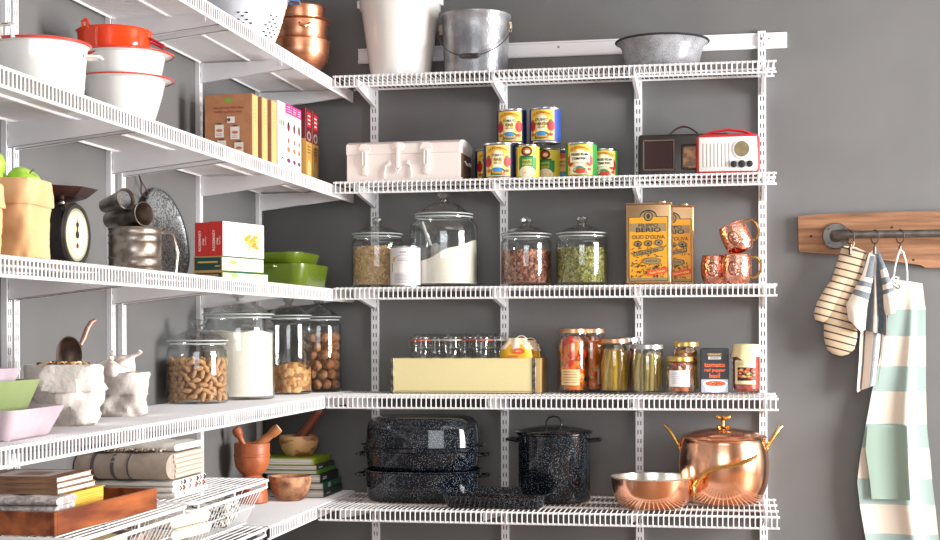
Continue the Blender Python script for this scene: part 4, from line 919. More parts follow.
MAR = mat('maroon_enamel', (176, 30, 44), .15, coat=.6)
loop(t, .35, .092, .070, .036, .028, -.018, MAR, th=.004); loop(t, -2.0, .094, .082, .006, .010, .022, ENAMEL_O, th=.0032)

# cartons in a row
def carton(label, x0, x1, y0, y1, z0, h, body, g=None, front=None, side=None, rz=0, name='carton'):
    """box whose near face looks along -y and whose right face looks along +x"""
    cx, cy = (x0 + x1) / 2, (y0 + y1) / 2
    t = thing(name, label, 'box', (cx, cy, z0), rz, g); w, d = (x1 - x0) / 2, (y1 - y0) / 2
    M().rbox(-w, w, -d, d, 0, h, .0012, 1).build('box_body', body, t)
    if front: p = Print(); front(p, w, h); p.flat('front_print', t, TR(0, -d - .0003, 0), .0001)
    if side: p = Print(); side(p, d, h); p.flat('side_print', t, TR(w + .0003, 0, 0, PI / 2), .0001)
    return t
KRAFT = mat('kraft_card', (182, 126, 90), .75, c2=(174, 118, 82), scale=30); 
def kraft_front(p, w, h):
    p.oval(.0, h - .020, .016, .007, (120, 168, 60), 16); p.text('easy and nourishing ideas', 0, h - .043, .0105, (150, 58, 44), True, .92); p.text('healthy, quick & organic', 0, h - .056, .0105, (150, 58, 44), True, .92)
    for u, w_ in ((-.030, h - .115), (.022, h - .122), (-.022, h - .165), (.035, h - .172)):
        p.rect(u - .015, u + .015, w_ - .022, w_ + .018, (232, 222, 214)); p.rect(u - .008, u + .008, w_ + .018, w_ + .024, (90, 80, 76)); p.oval(u, w_, .011, .005, (196, 120, 90), 12); p.lines(u - .012, u + .012, w_ - .018, w_ - .009, 2, (110, 90, 84))
    p.rect(-.004, .022, h - .092, h - .072, (236, 230, 226)); p.oval(.002, h - .082, .006, .006, (90, 80, 76), 10)
def kraft_side(p, w, h): p.rect(-w + .001, w - .001, .002, h - .002, (232, 178, 118)); p.lines(-w * .3, w * .3, h - .09, h - .03, 5, (190, 130, 84), .0008)
for y, l in ((-.868, 'brown kraft meal box, nearest of the row, its printed face showing'), (-.770, 'brown kraft meal box, second in the row of three'), (-.672, 'brown kraft meal box, farthest in the row, beside the white cartons')):
    carton(l, .092, .25, y, y + .055, z, .232 + (y + .868) * .05, KRAFT, 'brown meal boxes', kraft_front, kraft_side)
def sp_green(p, w, h):
    p.lines(-w * .5, w * .5, h - .05, h - .02, 3, (150, 150, 140))
    for u in (-.5, 0, .5): p.oval(u * w, h - .07, .006, .012, (70, 130, 60), 10)
    p.arc(w * .2, .05, .014, .018, 0, PI, BLACKP); p.rect(w * .2 + .014, w * .2 + .018, .0, .05, BLACKP)
def sp_pink(p, w, h):
    p.rect(-w, w, h - .034, h, (196, 60, 130)); p.lines(-w * .7, w * .7, h - .03, h - .006, 3, (244, 214, 230), .0012)
    p.oval(0, h - .078, w * .45, .016, (130, 40, 56), 14); p.oval(0, h - .068, w * .3, .008, (60, 24, 34), 10); p.oval(0, .10, w * .5, .010, (190, 120, 70), 10); p.oval(0, .13, w * .3, .010, (150, 90, 60), 10); p.rect(-w, w, .0, .03, (232, 168, 100)); p.oval(0, .062, w * .6, .008, (130, 60, 100), 10)
def sp_red(p, w, h):
    p.rect(-w, w, 0, h * .56, (190, 146, 74)); p.rect(-w * .6, w * .6, h - .065, h - .012, (206, 36, 50)); p.lines(-w * .45, w * .45, h - .06, h - .018, 3, (250, 230, 230), .0022); p.oval(0, h * .64, w * .7, .018, (150, 130, 120), 14); p.oval(0, h * .64, w * .4, .010, (90, 50, 50), 10)
    p.lines(-w * .6, w * .6, h * .4, h * .52, 3, (90, 60, 30), .0014); p.oval(0, h * .2, w * .6, .035, (214, 186, 120), 14)
WCARD = flat((236, 232, 226), .6)
carton('white carton with green leaf marks, between kraft boxes and pink cartons', .105, .25, -.600, -.522, z, .252, WCARD, None, None, sp_green)
for y, l in ((-.518, 'white carton with pink top band, nearest of the three'), (-.445, 'white carton with pink top band, middle of the three'), (-.388, 'white carton with pink top band, farthest of the three')):
    carton(l, .105, .25, y, y + (.068 if y < -.5 else .053), z, .255, WCARD, 'pink-topped cartons', None, sp_pink)
DRED = flat((104, 26, 34), .5)
for y, l in ((-.318, 'dark red and gold carton, nearer of the last two in the row'), (-.236, 'dark red and gold carton, last in the row by the corner')):
    carton(l, .11, .262, y, y + .075, z, .268, DRED, 'dark red cartons', lambda p, w, h: p.rect(-w, w, 0, h * .6, (190, 146, 74)), sp_red)

# ------------------------------------------------------------------ left wall, third row
z = ZL['C'] + .006
PAPER = mat('brown_paper', (222, 176, 130), .8, c2=(212, 164, 116), scale=9, bump=1.5, bscale=14)
def paper_bag(name, label, loc, w, d, h, cuff, mt, rz=0, crum=.004, cat='bag', n=48, sq=4.5, seed=1, belly=.05):
    t = thing(name, label, cat, loc, rz); rnd = random.Random(seed); ph = [rnd.uniform(0, 6) for _ in range(8)]
    def ring(k, zz, ex=0, c=crum):
        o = []
        for i in range(n):
            q = 2 * PI * i / n; x = math.copysign(abs(math.cos(q)) ** (2 / sq), math.cos(q)); y = math.copysign(abs(math.sin(q)) ** (2 / sq), math.sin(q))
            e = 1 + ex + belly * math.sin(PI * min(1, zz / h)) 
            dd = c * (math.sin(3 * q + ph[0] + zz * 40) + .7 * math.sin(7 * q + ph[1] - zz * 70) + .5 * math.sin(11 * q + ph[2] + zz * 120) + .8 * rnd.uniform(-1, 1) * .5)
            o.append(((w / 2 * k * e) * x + dd * x, (d / 2 * k * e) * y + dd * y, zz))
        return o
    rings = [ring(.93, 0, 0, 0), ring(1, .006)] + [ring(1 - .0 * i, h * (i + 1) / 12) for i in range(11)] + [ring(1, h)] 
    b = M().loft(rings + [[(x * .93, y * .93, zz) for x, y, zz in rings[-1]], [(x * .9, y * .9, h * .72) for x, y, zz in rings[-1]]]); b.build('bag_body', mt, t, ang=45)
    c0 = [ring(1, h - cuff, .05), ring(1, h - cuff + .004, .075), ring(1, h - cuff * .5, .07), ring(1, h - .004, .06), ring(1, h + .003, .035), ring(1, h + .003, .0), ring(1, h - .006, -.03)]
    M().loft(c0, cap0=False, cap1=False).build('folded_cuff', mt, t, ang=45); return t
paper_bag('paper_bag', 'brown paper bag of green apples with folded cuff, third row', (.222, -2.415, z), .155, .15, .168, .052, PAPER, .12, .0016, seed=4, sq=6, belly=.0)
paper_bag('paper_bag', 'second brown paper bag cut by the left photo edge', (.235, -2.66, z), .15, .15, .14, .045, PAPER, -.1, .0016, seed=9, sq=6, belly=0)
AP = mat('green_apple', (150, 196, 54), .3, c2=(176, 212, 84), scale=18, coat=.3)
am = M(); am.lathe([(0, -.026), (.010, -.031), (.024, -.028), (.036, -.010), (.038, .006), (.033, .022), (.022, .031), (.010, .030), (.003, .024), (0, .022)], 28)
at_ = thing('green_apple', 'shiny green apple on top of the pile in the paper bag', 'apple', (.195, -2.445, z + .200), 0, 'green apples in the paper bag'); am.build('apple_flesh', AP, at_, ang=70); sm = M(); sm.tube([(0, 0, .022), (.001, 0, .032), (.004, 0, .040)], .0014, 6); sm.build('stem', flat((92, 70, 40), .7), at_)
dup(at_, (.246, -2.385, z + .166), rot=(.5, .3, 1), label='green apple at the right of the bag opening'); dup(at_, (.205, -2.47, z + .166), rot=(-.4, .4, 2), label='green apple at the near side of the bag opening'); dup(at_, (.172, -2.375, z + .164), rot=(.3, -.5, 4), label='green apple at the wall side of the bag opening')
# kitchen scale facing +x
t = thing('kitchen_scale', 'old dark kitchen scale with round dial and weighing pan', 'scale', (.165, -2.065, z))
IRON = mat('dark_painted_iron', (52, 46, 46), .4, c2=(34, 30, 30), scale=20, bump=.2, bscale=120)
M().prism([(-.085, 0), (.048, 0), (.050, .01), (.044, .10), (.036, .135), (-.05, .135), (-.075, .09), (-.083, .02)], -.046, .046, 'y').build('housing', IRON, t, ang=30)
def disc_x(m, x, zc, prof, n=48, yc=0): m.x = Matrix.Translation((x, yc, zc)) @ Matrix.Rotation(PI / 2, 4, 'Y'); m.lathe(prof, n); return m
disc_x(M(), .044, .078, [(0, 0), (.074, 0), (.076, .006), (.072, .012), (.064, .012), (.062, .008), (0, .008)]).build('dial_bezel', IRON, t)
disc_x(M(), .0525, .078, [(0, 0), (.0625, 0), (.0625, .0012), (0, .0012)]).build('brass_ring', flat((150, 150, 120), .3), t)
fcm = mat('aged_dial_paper', (236, 222, 190), .5, c2=(222, 196, 160), scale=14)
dface = disc_x(M(), .0538, .078, [(0, 0), (.056, 0), (0, .0008)]).build('dial_face', fcm, t)
p = Print()
for i in range(40):
    a = 2 * PI * i / 40; L = .008 if i % 5 == 0 else .004
    p.poly([(.052 * math.sin(a) - .0006 * math.cos(a), .052 * math.cos(a) + .0006 * math.sin(a)), (.052 * math.sin(a) + .0006 * math.cos(a), .052 * math.cos(a) - .0006 * math.sin(a)), ((.052 - L) * math.sin(a) + .0006 * math.cos(a), (.052 - L) * math.cos(a) - .0006 * math.sin(a)), ((.052 - L) * math.sin(a) - .0006 * math.cos(a), (.052 - L) * math.cos(a) + .0006 * math.sin(a))], (70, 40, 36)); p.k = 1
p.oval(0, 0, .009, .009, BLACKP, 14); p.poly([(-.003, 0), (.003, 0), (.0008, .046), (-.0008, .046)], BLACKP); p.oval(0, -.026, .005, .007, (90, 50, 40), 10); p.oval(0, .024, .006, .006, BLACKP, 10)
p.flat('dial_markings', t, TR(.0552, 0, .078, PI / 2), .0003)
M().rbox(-.02, .02, -.02, .02, .13, .158, .004, 1).build('pan_post', IRON, t)
rings = []
for r, zz in ((.040, .158), (.052, .160), (.070, .166), (.094, .186), (.097, .188), (.092, .187), (.068, .169), (.05, .164)): rings.append([(r * math.cos(2 * PI * i / 8 + .39), r * 1.15 * math.sin(2 * PI * i / 8 + .39), zz) for i in range(8)])
M().loft(rings).build('weighing_pan', mat('dark_copper_pan', (96, 58, 50), .35, .7, c2=(60, 38, 36), scale=14), t, ang=20)
kn = M(); kn.ell((.030, -.03, .152), .008, .008, .008, None, 10); kn.build('adjusting_knob', STEEL, t)
# flour sifter with two tin cups on it
t = thing('flour_sifter', 'dented tin flour sifter with ribbed sides and strap handle', 'sifter', (.175, -1.62, z))
pr = [(0, .004), (.066, .004), (.0675, 0), (.069, .003)]
for zz in (.02, .045, .085, .105): pr += [(.069, zz - .003), (.0715, zz), (.069, zz + .003)]
pr += [(.069, .118), (.0715, .122), (.069, .125), (.066, .122), (.066, .01), (0, .008)]
M().lathe(pr, 56).build('sifter_can', STEEL, t, ang=40)
h = M(); a = .3; h.tube([((.069 + o) * math.cos(a), (.069 + o) * math.sin(a), zz) for o, zz in ((0, .112), (.02, .115), (.032, .105), (.044, .06), (.040, .02), (.038, .004))], .0045, 8, flat=2); h.build('strap_handle', STEEL, t)
def cup(label, p0, p1, r0, r1, lined=False):
    p0, p1 = Vector(p0), Vector(p1); d = (p1 - p0); L = d.length; o = thing('tin_cup', label, 'cup', p0, 0, 'tin cups lying on the sifter'); o.rotation_euler = d.to_track_quat('Z', 'Y').to_euler()
    M().lathe([(0, 0), (r0 - .003, 0), (r0, .003), (r1, L - .003), (r1 + .002, L - .001), (r1, L), (r1 - .002, L - .004), (r0 - .003, .005), (0, .004)], 36).build('cup_body', STEEL, o, ang=50)
    if lined: M().lathe([(0, L - .012), (r1 - .004, L - .012), (r1 - .004, L - .010), (0, L - .010)], 24).build('wire_mesh', mat('dark_mesh', (40, 36, 40), .6, c2=(110, 104, 108), scale=500), o)
cup('larger tin cup lying across the flour sifter, mouth to the right', (.085, -1.585, z + .150), (.215, -1.650, z + .160), .022, .031)
cup('smaller tin cup with mesh, on top of the larger tin cup', (.085, -1.615, z + .185), (.172, -1.668, z + .200), .018, .027, True)
# oval perforated tray leaning on the wall
t = thing('perforated_tray', 'oval perforated metal tray leaning on the wall behind the sifter', 'tray', (.065, -1.055, z)); 
PERF = speckle('perforated_steel', (158, 162, 164), (92, 94, 98), 150, .48, .4, .5); t.rotation_euler = (0, -.17, 0)
m = M(); NN = 72; rings = []
for q, dep in ((1, .0), (.97, .004), (.9, .010), (.7, .016), (.45, .020), (.2, .022), (.02, .022)):
    rings.append([(-dep * (1 + .16 * math.cos(24 * 2 * PI * i / NN) * (1 if .3 < q < .95 else 0)), .168 * q * math.cos(2 * PI * i / NN), .145 + .145 * q * math.sin(2 * PI * i / NN)) for i in range(NN)])
m.loft(rings, cap0=False); bk = [[(x - .0015, y, zz) for x, y, zz in r] for r in rings]; m.loft(bk, cap0=False); m.build('perforated_plate', PERF, t, ang=60)
m = M(); m.tube([(0, .168 * math.cos(2 * PI * i / 48), .145 + .145 * math.sin(2 * PI * i / 48)) for i in range(48)], .003, 6, True); rm = m.build('rim_wire', flat((90, 92, 96), .35), t)
m = M(); m.tube([(.004, -.12, .25), (.004, -.165, .262), (.004, -.150, .295), (.004, -.158, .318), (.004, -.142, .295), (.004, -.105, .266)], .0022, 6); m.build('hanging_hook', flat((72, 50, 54), .4), t)
# red cracker boxes over two green ones
A_ = -.26
def cbox(label, du, w, L, z0, h, body, g, front, side):
    # near right corner at (.25,-1.145); du shifts leftward along the near face
    ca, sa = math.cos(A_), math.sin(A_); cx = .25 - (du + w / 2) * ca - (L / 2) * sa; cy = -1.145 - (du + w / 2) * sa + (L / 2) * ca
    return carton(label, cx - w / 2, cx + w / 2, cy - L / 2, cy + L / 2, z0, h, body, g, front, side, A_)
GB = flat((232, 226, 180), .6); 
def gfront(p, w, h): p.rect(-w, w, 0, h, (190, 150, 92)); p.rect(-w + .004, w - .004, .004, h - .004, (14, 66, 56)); p.rect(-w * .7, w * .7, h * .55, h * .66, (214, 176, 100)); p.rect(w * .5, w * .85, h * .3, h * .38, (214, 176, 100))
def gside(p, d, h): p.rect(-d, d, h - .004, h, (20, 84, 52)); p.rect(-d, d, 0, .003, (20, 84, 52)); p.oval(-d * .5, h * .62, .02, .006, (150, 170, 100), 14); p.lines(-d * .75, -d * .2, h * .2, h * .42, 2, (110, 140, 80)); p.lines(d * .0, d * .7, h * .25, h * .7, 3, (190, 190, 140))
cbox('lowest green and cream cracker box under the red ones', .0, .105, .245, z, .028, GB, 'green cracker boxes', gfront, gside); cbox('green and cream cracker box directly under the two red boxes', .002, .103, .224, z + .0282, .046, GB, 'green cracker boxes', gfront, gside)
def rfront(p, w, h):
    p.text('ROSEMARY', -.006, h * .45, .0125, (250, 226, 220), True, 1, PI / 2); p.text('crisp', .006, h * .42, .011, (250, 226, 220), True, 1, PI / 2); p.text('flatbread', .015, h * .45, .007, (250, 226, 220), False, 1, PI / 2)
def rside(p, d, h):
    p.rect(-d, d, 0, h, (242, 240, 238)); p.text('flat', -d * .42, h * .66, .015, (120, 150, 110), True); p.text('breads', -d * .42, h * .52, .015, (120, 150, 110), True); p.lines(-d * .65, -d * .2, h * .22, h * .38, 3, (200, 200, 200))
    p.oval(d * .72, h * .66, d * .24, h * .2, (226, 196, 160), 16)
    rnd = random.Random(3)
    for i in range(16):
        u, w_, a = d * .38 + rnd.uniform(-.03, .035), h * .45 + rnd.uniform(-.018, .018), rnd.uniform(-.2, .9); c = random.choice(((222, 150, 50), (238, 180, 84), (206, 126, 40)))
        p.poly([(u - .02 * math.cos(a), w_ - .02 * math.sin(a) * .7), (u - .002, w_ - .008), (u + .02 * math.cos(a), w_ + .02 * math.sin(a) * .7), (u, w_ + .007)], c)
REDB = flat((206, 40, 32), .5)
cbox('red cracker box with white food-picture side, right one of the pair', .0, .0505, .222, z + .0745, .103, REDB, 'red cracker boxes', rfront, rside); cbox('red cracker box against its twin, on the wall side', .0508, .0505, .222, z + .0745, .101, REDB, 'red cracker boxes', rfront, None)
# green baking dishes
OLV = mat('olive_green_glaze', (88, 108, 24), .25, coat=.4)
def dish(label, loc, a, b, h, fl, name='baking_dish', g='green baking dishes', lug=True, m_=OLV, cat='dish', r=.05, rz=0):
    t = thing(name, label, cat, loc, rz, g)
    M().loft([rr_(a - fl - .006, b - fl - .006, 0, r - .01), rr_(a - fl, b - fl, .006, r), rr_(a, b, h - .002, r), rr_(a, b, h, r), rr_(a - .004, b - .004, h, r), rr_(a - fl - .005, b - fl - .005, .008, r - .008)]).build('dish_body', m_, t, ang=50)
    if lug:
        for s_ in (-1, 1): q = M(); q.prism([(-.03, 0), (-.022, -.018), (.022, -.018), (.03, 0)][::1], 0, .006, 'z'); q.v = [(x, (-b + y + .002) if s_ < 0 else (b - y - .002), zz + h - .012) for x, y, zz in q.v]; q.build('lug_handle', m_, t)
    return t
dish('larger rounded green baking dish, at the row end by the corner', (.195, -.375, z), .128, .165, .078, .010); dish('smaller green dish stacked on the larger one', (.185, -.375, z + .0785), .112, .145, .040, .010, lug=False)

# ------------------------------------------------------------------ left wall, fourth row
z = ZL['D'] + .006
MAU = mat('mauve_glass', (186, 168, 180), .3, c2=(200, 184, 194), scale=10, coat=.3); LIM_ = mat('lime_ceramic', (140, 154, 106), .35, c2=(130, 146, 96), scale=8)
g = 'square bowls nested at the left edge'
dish('bottom mauve square bowl, widest of the nested three at photo edge', (.195, -2.475, z), .135, .135, .064, .024, 'square_bowl', g, False, MAU, 'bowl', .024, .06)
dish('pale green square bowl sitting inside the mauve one', (.185, -2.53, z + .034), .120, .122, .088, .026, 'square_bowl', g, False, LIM_, 'bowl', .022, .04)
dish('upper mauve square bowl inside the pale green one', (.16, -2.545, z + .072), .112, .117, .074, .022, 'square_bowl', g, False, MAU, 'bowl', .022, .04)
CANV = mat('grey_paper_cloth', (206, 200, 194), .85, c2=(192, 184, 178), scale=12, bump=4, bscale=22)
paper_bag('cloth_sack', 'grey-white crumpled sack of mixed nuts with a scoop in it', (.172, -2.035, z), .158, .15, .142, .062, CANV, 0.25, .0065, 'sack', sq=2.6, seed=5, belly=.04)
paper_bag('cloth_sack', 'smaller white crumpled sack holding garlic bulbs', (.158, -1.665, z), .118, .112, .112, .055, CANV, 0.2, .0048, 'sack', sq=2.8, seed=8, belly=.03)
NM = [mat('mixed_nut_tan', (214, 164, 96), .6), mat('mixed_nut_brown', (120, 76, 50), .6), mat('mixed_nut_pale', (236, 206, 160), .6), mat('mixed_nut_dark', (74, 56, 48), .6)]
m = M(); rnd = random.Random(11)
for i in range(150):
    a, r = rnd.uniform(0, 2 * PI), .064 * math.sqrt(rnd.uniform(0, 1)); m.ell((r * math.cos(a), r * math.sin(a), .137 + rnd.uniform(-.006, .008) + .006 * (1 - r / .07)), .008, .0055, .005, Matrix.Rotation(rnd.uniform(0, 3), 3, 'Z') @ Matrix.Rotation(rnd.uniform(-.6, .6), 3, 'X'), 7, rnd.choice((0, 0, 1, 2, 3)))
m.lathe([(0, .11), (.06, .11), (.062, .130), (0, .134)], 20, mi=1); solo(m, 'mixed_nuts', NM, 'mixed nuts heaped in the larger cloth sack', 'nuts', (.172, -2.035, z), 0, None, 'stuff')
# scoop
t = thing('metal_scoop', 'dark metal scoop standing in the sack of nuts', 'scoop', (.172, -2.01, z + .167))
SCOOP = mat('dark_worn_metal', (128, 108, 94), .5, .35, c2=(92, 78, 70), scale=30)
m = M(); ax = Vector((.36, -.86, -.30)).to_track_quat('Z', 'X').to_matrix().to_4x4(); m.x = ax; sh = []
for k in (1, .955): 
    for i in range(9): q = PI / 2 * i / 8; sh.append((k * math.sin(q), -k * math.cos(q)) if k == 1 else (k * math.cos(q), -k * math.sin(q)))
m.lathe([(r * .036, zz * .034) for r, zz in sh], 36, sx=1.3, sy=.85); m.build('scoop_bowl', SCOOP, t, ang=60)
m = M(); m.tube([(.018, .022, .022), (.020, .038, .040), (.022, .052, .062), (.026, .066, .078), (.032, .078, .084)], [.005, .0065, .0065, .0065, .004], 10); m.build('scoop_handle', mat('pinkish_copper_handle', (176, 130, 120), .35, .7), t)
# garlic
GAR = mat('garlic_skin', (240, 230, 220), .6, c2=(226, 206, 200), scale=30, stretch=(1, 1, .2))
gm = M(); rings = []
for zz, r in ((-.020, .006), (-.016, .016), (-.006, .025), (.004, .025), (.012, .018), (.019, .009), (.028, .005), (.040, .004), (.048, .005)):
    rings.append([(r * (1 + .09 * math.cos(7 * q)) * math.cos(q) + (.006 if zz > .035 else 0), r * (1 + .09 * math.cos(7 * q)) * math.sin(q), zz) for q in [2 * PI * i / 28 for i in range(28)]])
gm.loft(rings); ga = solo(gm, 'garlic_bulb', GAR, 'garlic bulb with its neck pointing right, top of the smaller sack', 'garlic', (.165, -1.66, z + .136), 0, 'garlic bulbs', ang=60); ga.rotation_euler = (.2, .75, .2); ga.scale = (1.15,) * 3
for p_, r_, l in (((.118, -1.685, z + .120), (.9, -.4, 1), 'garlic bulb at the left inside the smaller sack'), ((.150, -1.705, z + .116), (1.4, .3, 2), 'garlic bulb at the near edge of the smaller sack'), ((.130, -1.635, z + .124), (-.6, -.2, 3), 'garlic bulb at the wall side of the smaller sack')): dup(ga, p_, rot=r_, label=l)

# ------------------------------------------------------------------ blankets, tray, books on the low racks
z = ZF + .0058
def folded(name, label, loc, w, d, h, layers, mats, rz=0, cat='blanket', th=None, g=None, stripe=None, bulge=.010):
    """layers of cloth folded over on the near (-y) side, layer edges seen on the +x side"""
    t = thing(name, label, cat, loc, rz, g); lh = h / layers; rnd = random.Random(int(w * 1e4) + layers)
    m = M()
    for k in range(layers):
        z0 = k * lh; r = lh / 2 * .96; pr = []; off = rnd.uniform(-.004, .004)
        for i in range(9): a = -PI / 2 - PI * i / 8; pr.append((-d / 2 + bulge + off + (r + .006) * math.cos(a) * 1.2, z0 + lh / 2 + r * math.sin(a)))
        pr += [(d / 2 - .01 + off, z0 + lh / 2 + r), (d / 2 + off, z0 + lh / 2 + r * .3), (d / 2 + off, z0 + lh / 2 - r * .3), (d / 2 - .01 + off, z0 + lh / 2 - r)]
        N = 14; rings = []
        for j in range(N + 1):
            x = -w / 2 + w * j / N; sag = .0016 * math.sin(j * 1.3 + k) ; e = 1 - .05 * (j in (0, N)); cz = z0 + lh / 2
            rings.append([(x + (off if j == N else 0), y * 1, cz + (zz - cz) * e + sag * (1 if k == layers - 1 and zz > cz else 0)) for y, zz in pr])
        o_ = len(m.f); m.loft(rings); nf = len(m.f)
        if stripe:
            K_ = len(pr)
            for j in range(N):
                for i in range(K_): m.m[o_ + j * K_ + i] = stripe(j, k)
    m.build('folded_layers', mats, t, ang=50); return t
BLK = mat('beige_wool', (178, 164, 150), .95, c2=(168, 154, 142), scale=30, bump=1, bscale=500); BLKD = mat('dark_wool_stripe', (96, 88, 92), .95, bump=1, bscale=500); LIN = mat('white_linen', (232, 228, 220), .9, bump=.6, bscale=500); LINB = mat('navy_rust_stripe', (84, 80, 92), .9)
t = folded('folded_blanket', 'thick beige wool blanket with dark stripes and fringe, top of the pile', (0, 0, 0), .262, .24, .076, 1, [BLK], .0, bulge=.014)
t['label'] = 'thick beige wool blanket with dark stripes and fringe, on the striped linen'; t.location = (.135, -1.475, z + .047)
for x in (-.085, -.028, .018):
    pr = []
    for k, e in ((0, .0012), (1, .0002)):
        q = [(-.12 + .014 + (.0365 + .006 + e) * math.cos(-PI / 2 - PI * i / 12) * 1.2, .038 + (.0365 + e) * math.sin(-PI / 2 - PI * i / 12)) for i in range(13)] + [(.10, .038 + .0365 + e)]
        pr += q if k == 0 else q[::-1]
    st = M(); st.prism(pr, x, x + (.010 if x < 0 else .005)); st.build('woven_stripe', BLKD, t)
st = M(); rnd = random.Random(12)
for k in range(5): zz = .010 + k * .0135; st.tube([(.129, -.10 + rnd.uniform(-.01, .01), zz), (.134, -.05, zz + .001), (.134, .04, zz + .002), (.129, .112, zz - .001)], .0066, 8)
st.build('layer_edges', mat('cream_wool_edge', (204, 192, 178), .95, bump=1, bscale=500), t)
fr = M(); rnd = random.Random(2)
for i in range(90):
    x = -.12 + .225 * i / 90; y0_ = -.115 + rnd.uniform(-.004, .006); zz = .080
    fr.tube([(x, y0_ + .03, zz), (x + rnd.uniform(-.004, .004), y0_ + .012, zz + .004), (x + rnd.uniform(-.006, .006), y0_ - .006, zz + rnd.uniform(-.002, .004))], .0022, 5)
fr.build('fringe', mat('fringe_yarn', (138, 124, 112), .95, c2=(226, 216, 204), scale=120, mix=(.45, .55)), t)
t2 = folded('folded_blanket', 'cream blanket folded under the fringe edge of the beige one', (.180, -1.465, z + .1235), .17, .20, .020, 1, [LIN], .0, g=None)
t3 = folded('folded_cloth', 'white striped linen cloths at the bottom of the blanket pile', (.138, -1.475, z), .272, .245, .046, 3, [LIN, LINB], 0, 'cloth', stripe=lambda j, k: 0)
for k in range(3):
    for n_, y in enumerate((-.085, -.06, -.015, .035, .06, .09)):
        st = M(); st.tube([(.1355, y + k * .006, .003 + k * .0153), (.1385, y + .004 + k * .006, .008 + k * .0153), (.1355, y + .001 + k * .006, .0135 + k * .0153)], .0028 if n_ % 2 else .0018, 6); st.build('woven_stripe', flat((70, 72, 86), .9) if (k + n_) % 2 else flat((150, 92, 72), .9), t3)
# wooden tray
t = thing('wooden_tray', 'rectangular reddish-brown wooden tray on the nearest low rack', 'tray', (.154, -2.065, z), -.05); W, D, H, T_ = .148, .258, .052, .012
M().box(-W + T_, W - T_, -D + T_, D - T_, 0, .009).build('tray_bottom', TRAYWOOD, t)
for a, b, c, d in ((-W, W, -D, -D + T_), (-W, W, D - T_, D)): M().rbox(a, b, c, d, 0, H, .0015, 1).build('tray_end', TRAYWOOD, t)
for a, b in ((-W, -W + T_), (W - T_, W)): M().rbox(a, b, -D + T_, D - T_, 0, H, .0015, 1).build('tray_side', TRAYWOOD, t)
def book(label, loc, w, d, h, cover, rz=0, g='books', pages='y', spine=None, inset=.003, name='book', page=(236, 230, 220)):
    """pages show on the near (-y) end, spine on the +x side when pages == 'y'"""
    t = thing(name, label, 'book', loc, rz, g); w, d = w / 2, d / 2; c = .0018
    m = M(); m.box(-w, w, -d, d, 0, c); m.box(-w, w, -d, d, h - c, h); 
    if pages == 'y': m.box(w - c, w, -d, d, c, h - c)
    else: m.box(-w, w, -d, -d + c, c, h - c)
    m.build('cover', cover, t)
    pm = mat('pages', page, .8, c2=(max(0, page[0] - 40), max(0, page[1] - 40), max(0, page[2] - 40)), scale=700, stretch=(.01, .01, 1))
    M().box(-w + inset, w - (c if pages == 'y' else inset), -d + (inset if pages == 'y' else c), d - inset, c, h - c).build('pages', pm, t)
    if spine:
        p = Print(); spine(p, d if pages == 'y' else w, h); p.flat('spine_print', t, TR(w + .0004, 0, 0, PI / 2) if pages == 'y' else TR(0, -d - .0004, 0), .0002)
    return t
yb = book('thick yellow box file or book lying under the cloth in the tray', (.150, -2.085, z + .010), .20, .205, .066, flat((226, 180, 62), .5), g=None, pages='x', name='yellow_book', page=(236, 190, 80))
CLN = mat('patterned_napkin', (206, 200, 196), .95, c2=(168, 158, 156), scale=70, mix=(.45, .55), bump=1, bscale=300)
t = folded('folded_napkin', 'crumpled pale patterned napkin folded at the near end of the tray', (.150, -2.238, z + .0415), .236, .105, .037, 2, [CLN], .03, 'napkin')
m = M(); rnd = random.Random(5)
for i in range(46): x = -.112 + .225 * i / 46; m.tube([(x, -.052, .010), (x + rnd.uniform(-.003, .003), -.060, .006), (x + rnd.uniform(-.004, .004), -.062, -.003)], .0016, 5)
m.build('beaded_fringe', mat('napkin_fringe', (70, 50, 50), .9, c2=(226, 210, 200), scale=200), t)
BRN = mat('brown_spine', (120, 82, 62), .6, c2=(160, 124, 94), scale=40, stretch=(.3, 1, 3)); 
for i, l in enumerate(('thin brown-spined book, lowest of three in the tray', 'thin brown-spined book, middle of three in the tray', 'thin brown-spined book, top of three in the tray')):
    book(l, (.146 - .004 * i, -2.125, z + .079 + i * .0128), .20, .205, .0125, BRN, .02 * i, 'thin books in the tray', 'x')
p = Print(); p.rect(-.07, .07, -.08, .08, (196, 186, 184)); p.rect(-.03, .04, -.05, .03, (150, 110, 104))
tb = [o for o in bpy.data.objects if o.get('label', '') == 'thin brown-spined book, top of three in the tray'][0]
p.flat('cover_picture', tb, Matrix.Translation((0, 0, .0127)) @ Matrix.Rotation(-PI / 2, 4, 'X'), .0002)
# cloths inside the baskets
BWC = mat('black_white_woven', (232, 228, 222), .9, c2=(40, 36, 38), scale=95, mix=(.49, .53), tex='noise', bump=1, bscale=300)
folded('folded_cloth', 'black and white patterned cloth in the basket under the blankets', (.20, -1.22, ZF - .108), .20, .26, .070, 3, [BWC], .2, 'cloth')
STC = stripes('cream_ticking', [(0, (234, 224, 200)), (.86, (150, 146, 140))], 1, repeat=.013)
folded('folded_cloth', 'beige striped cloth in the basket, left of the patterned one', (.19, -1.49, ZF - .108), .20, .20, .066, 2, [STC], -.15, 'cloth')
folded('folded_cloth', 'cream striped cloth in the nearest basket', (.21, -2.10, ZF - .108), .17, .30, .070, 2, [mat('cream_cloth', (240, 222, 170), .9, c2=(232, 210, 150), scale=20)], .0, 'cloth')
folded('folded_cloth', 'dark brown cloth at the far end of the nearest basket', (.20, -1.855, ZF - .108), .17, .14, .055, 2, [mat('dark_cloth', (92, 72, 64), .9, c2=(180, 160, 150), scale=50)], .1, 'cloth')

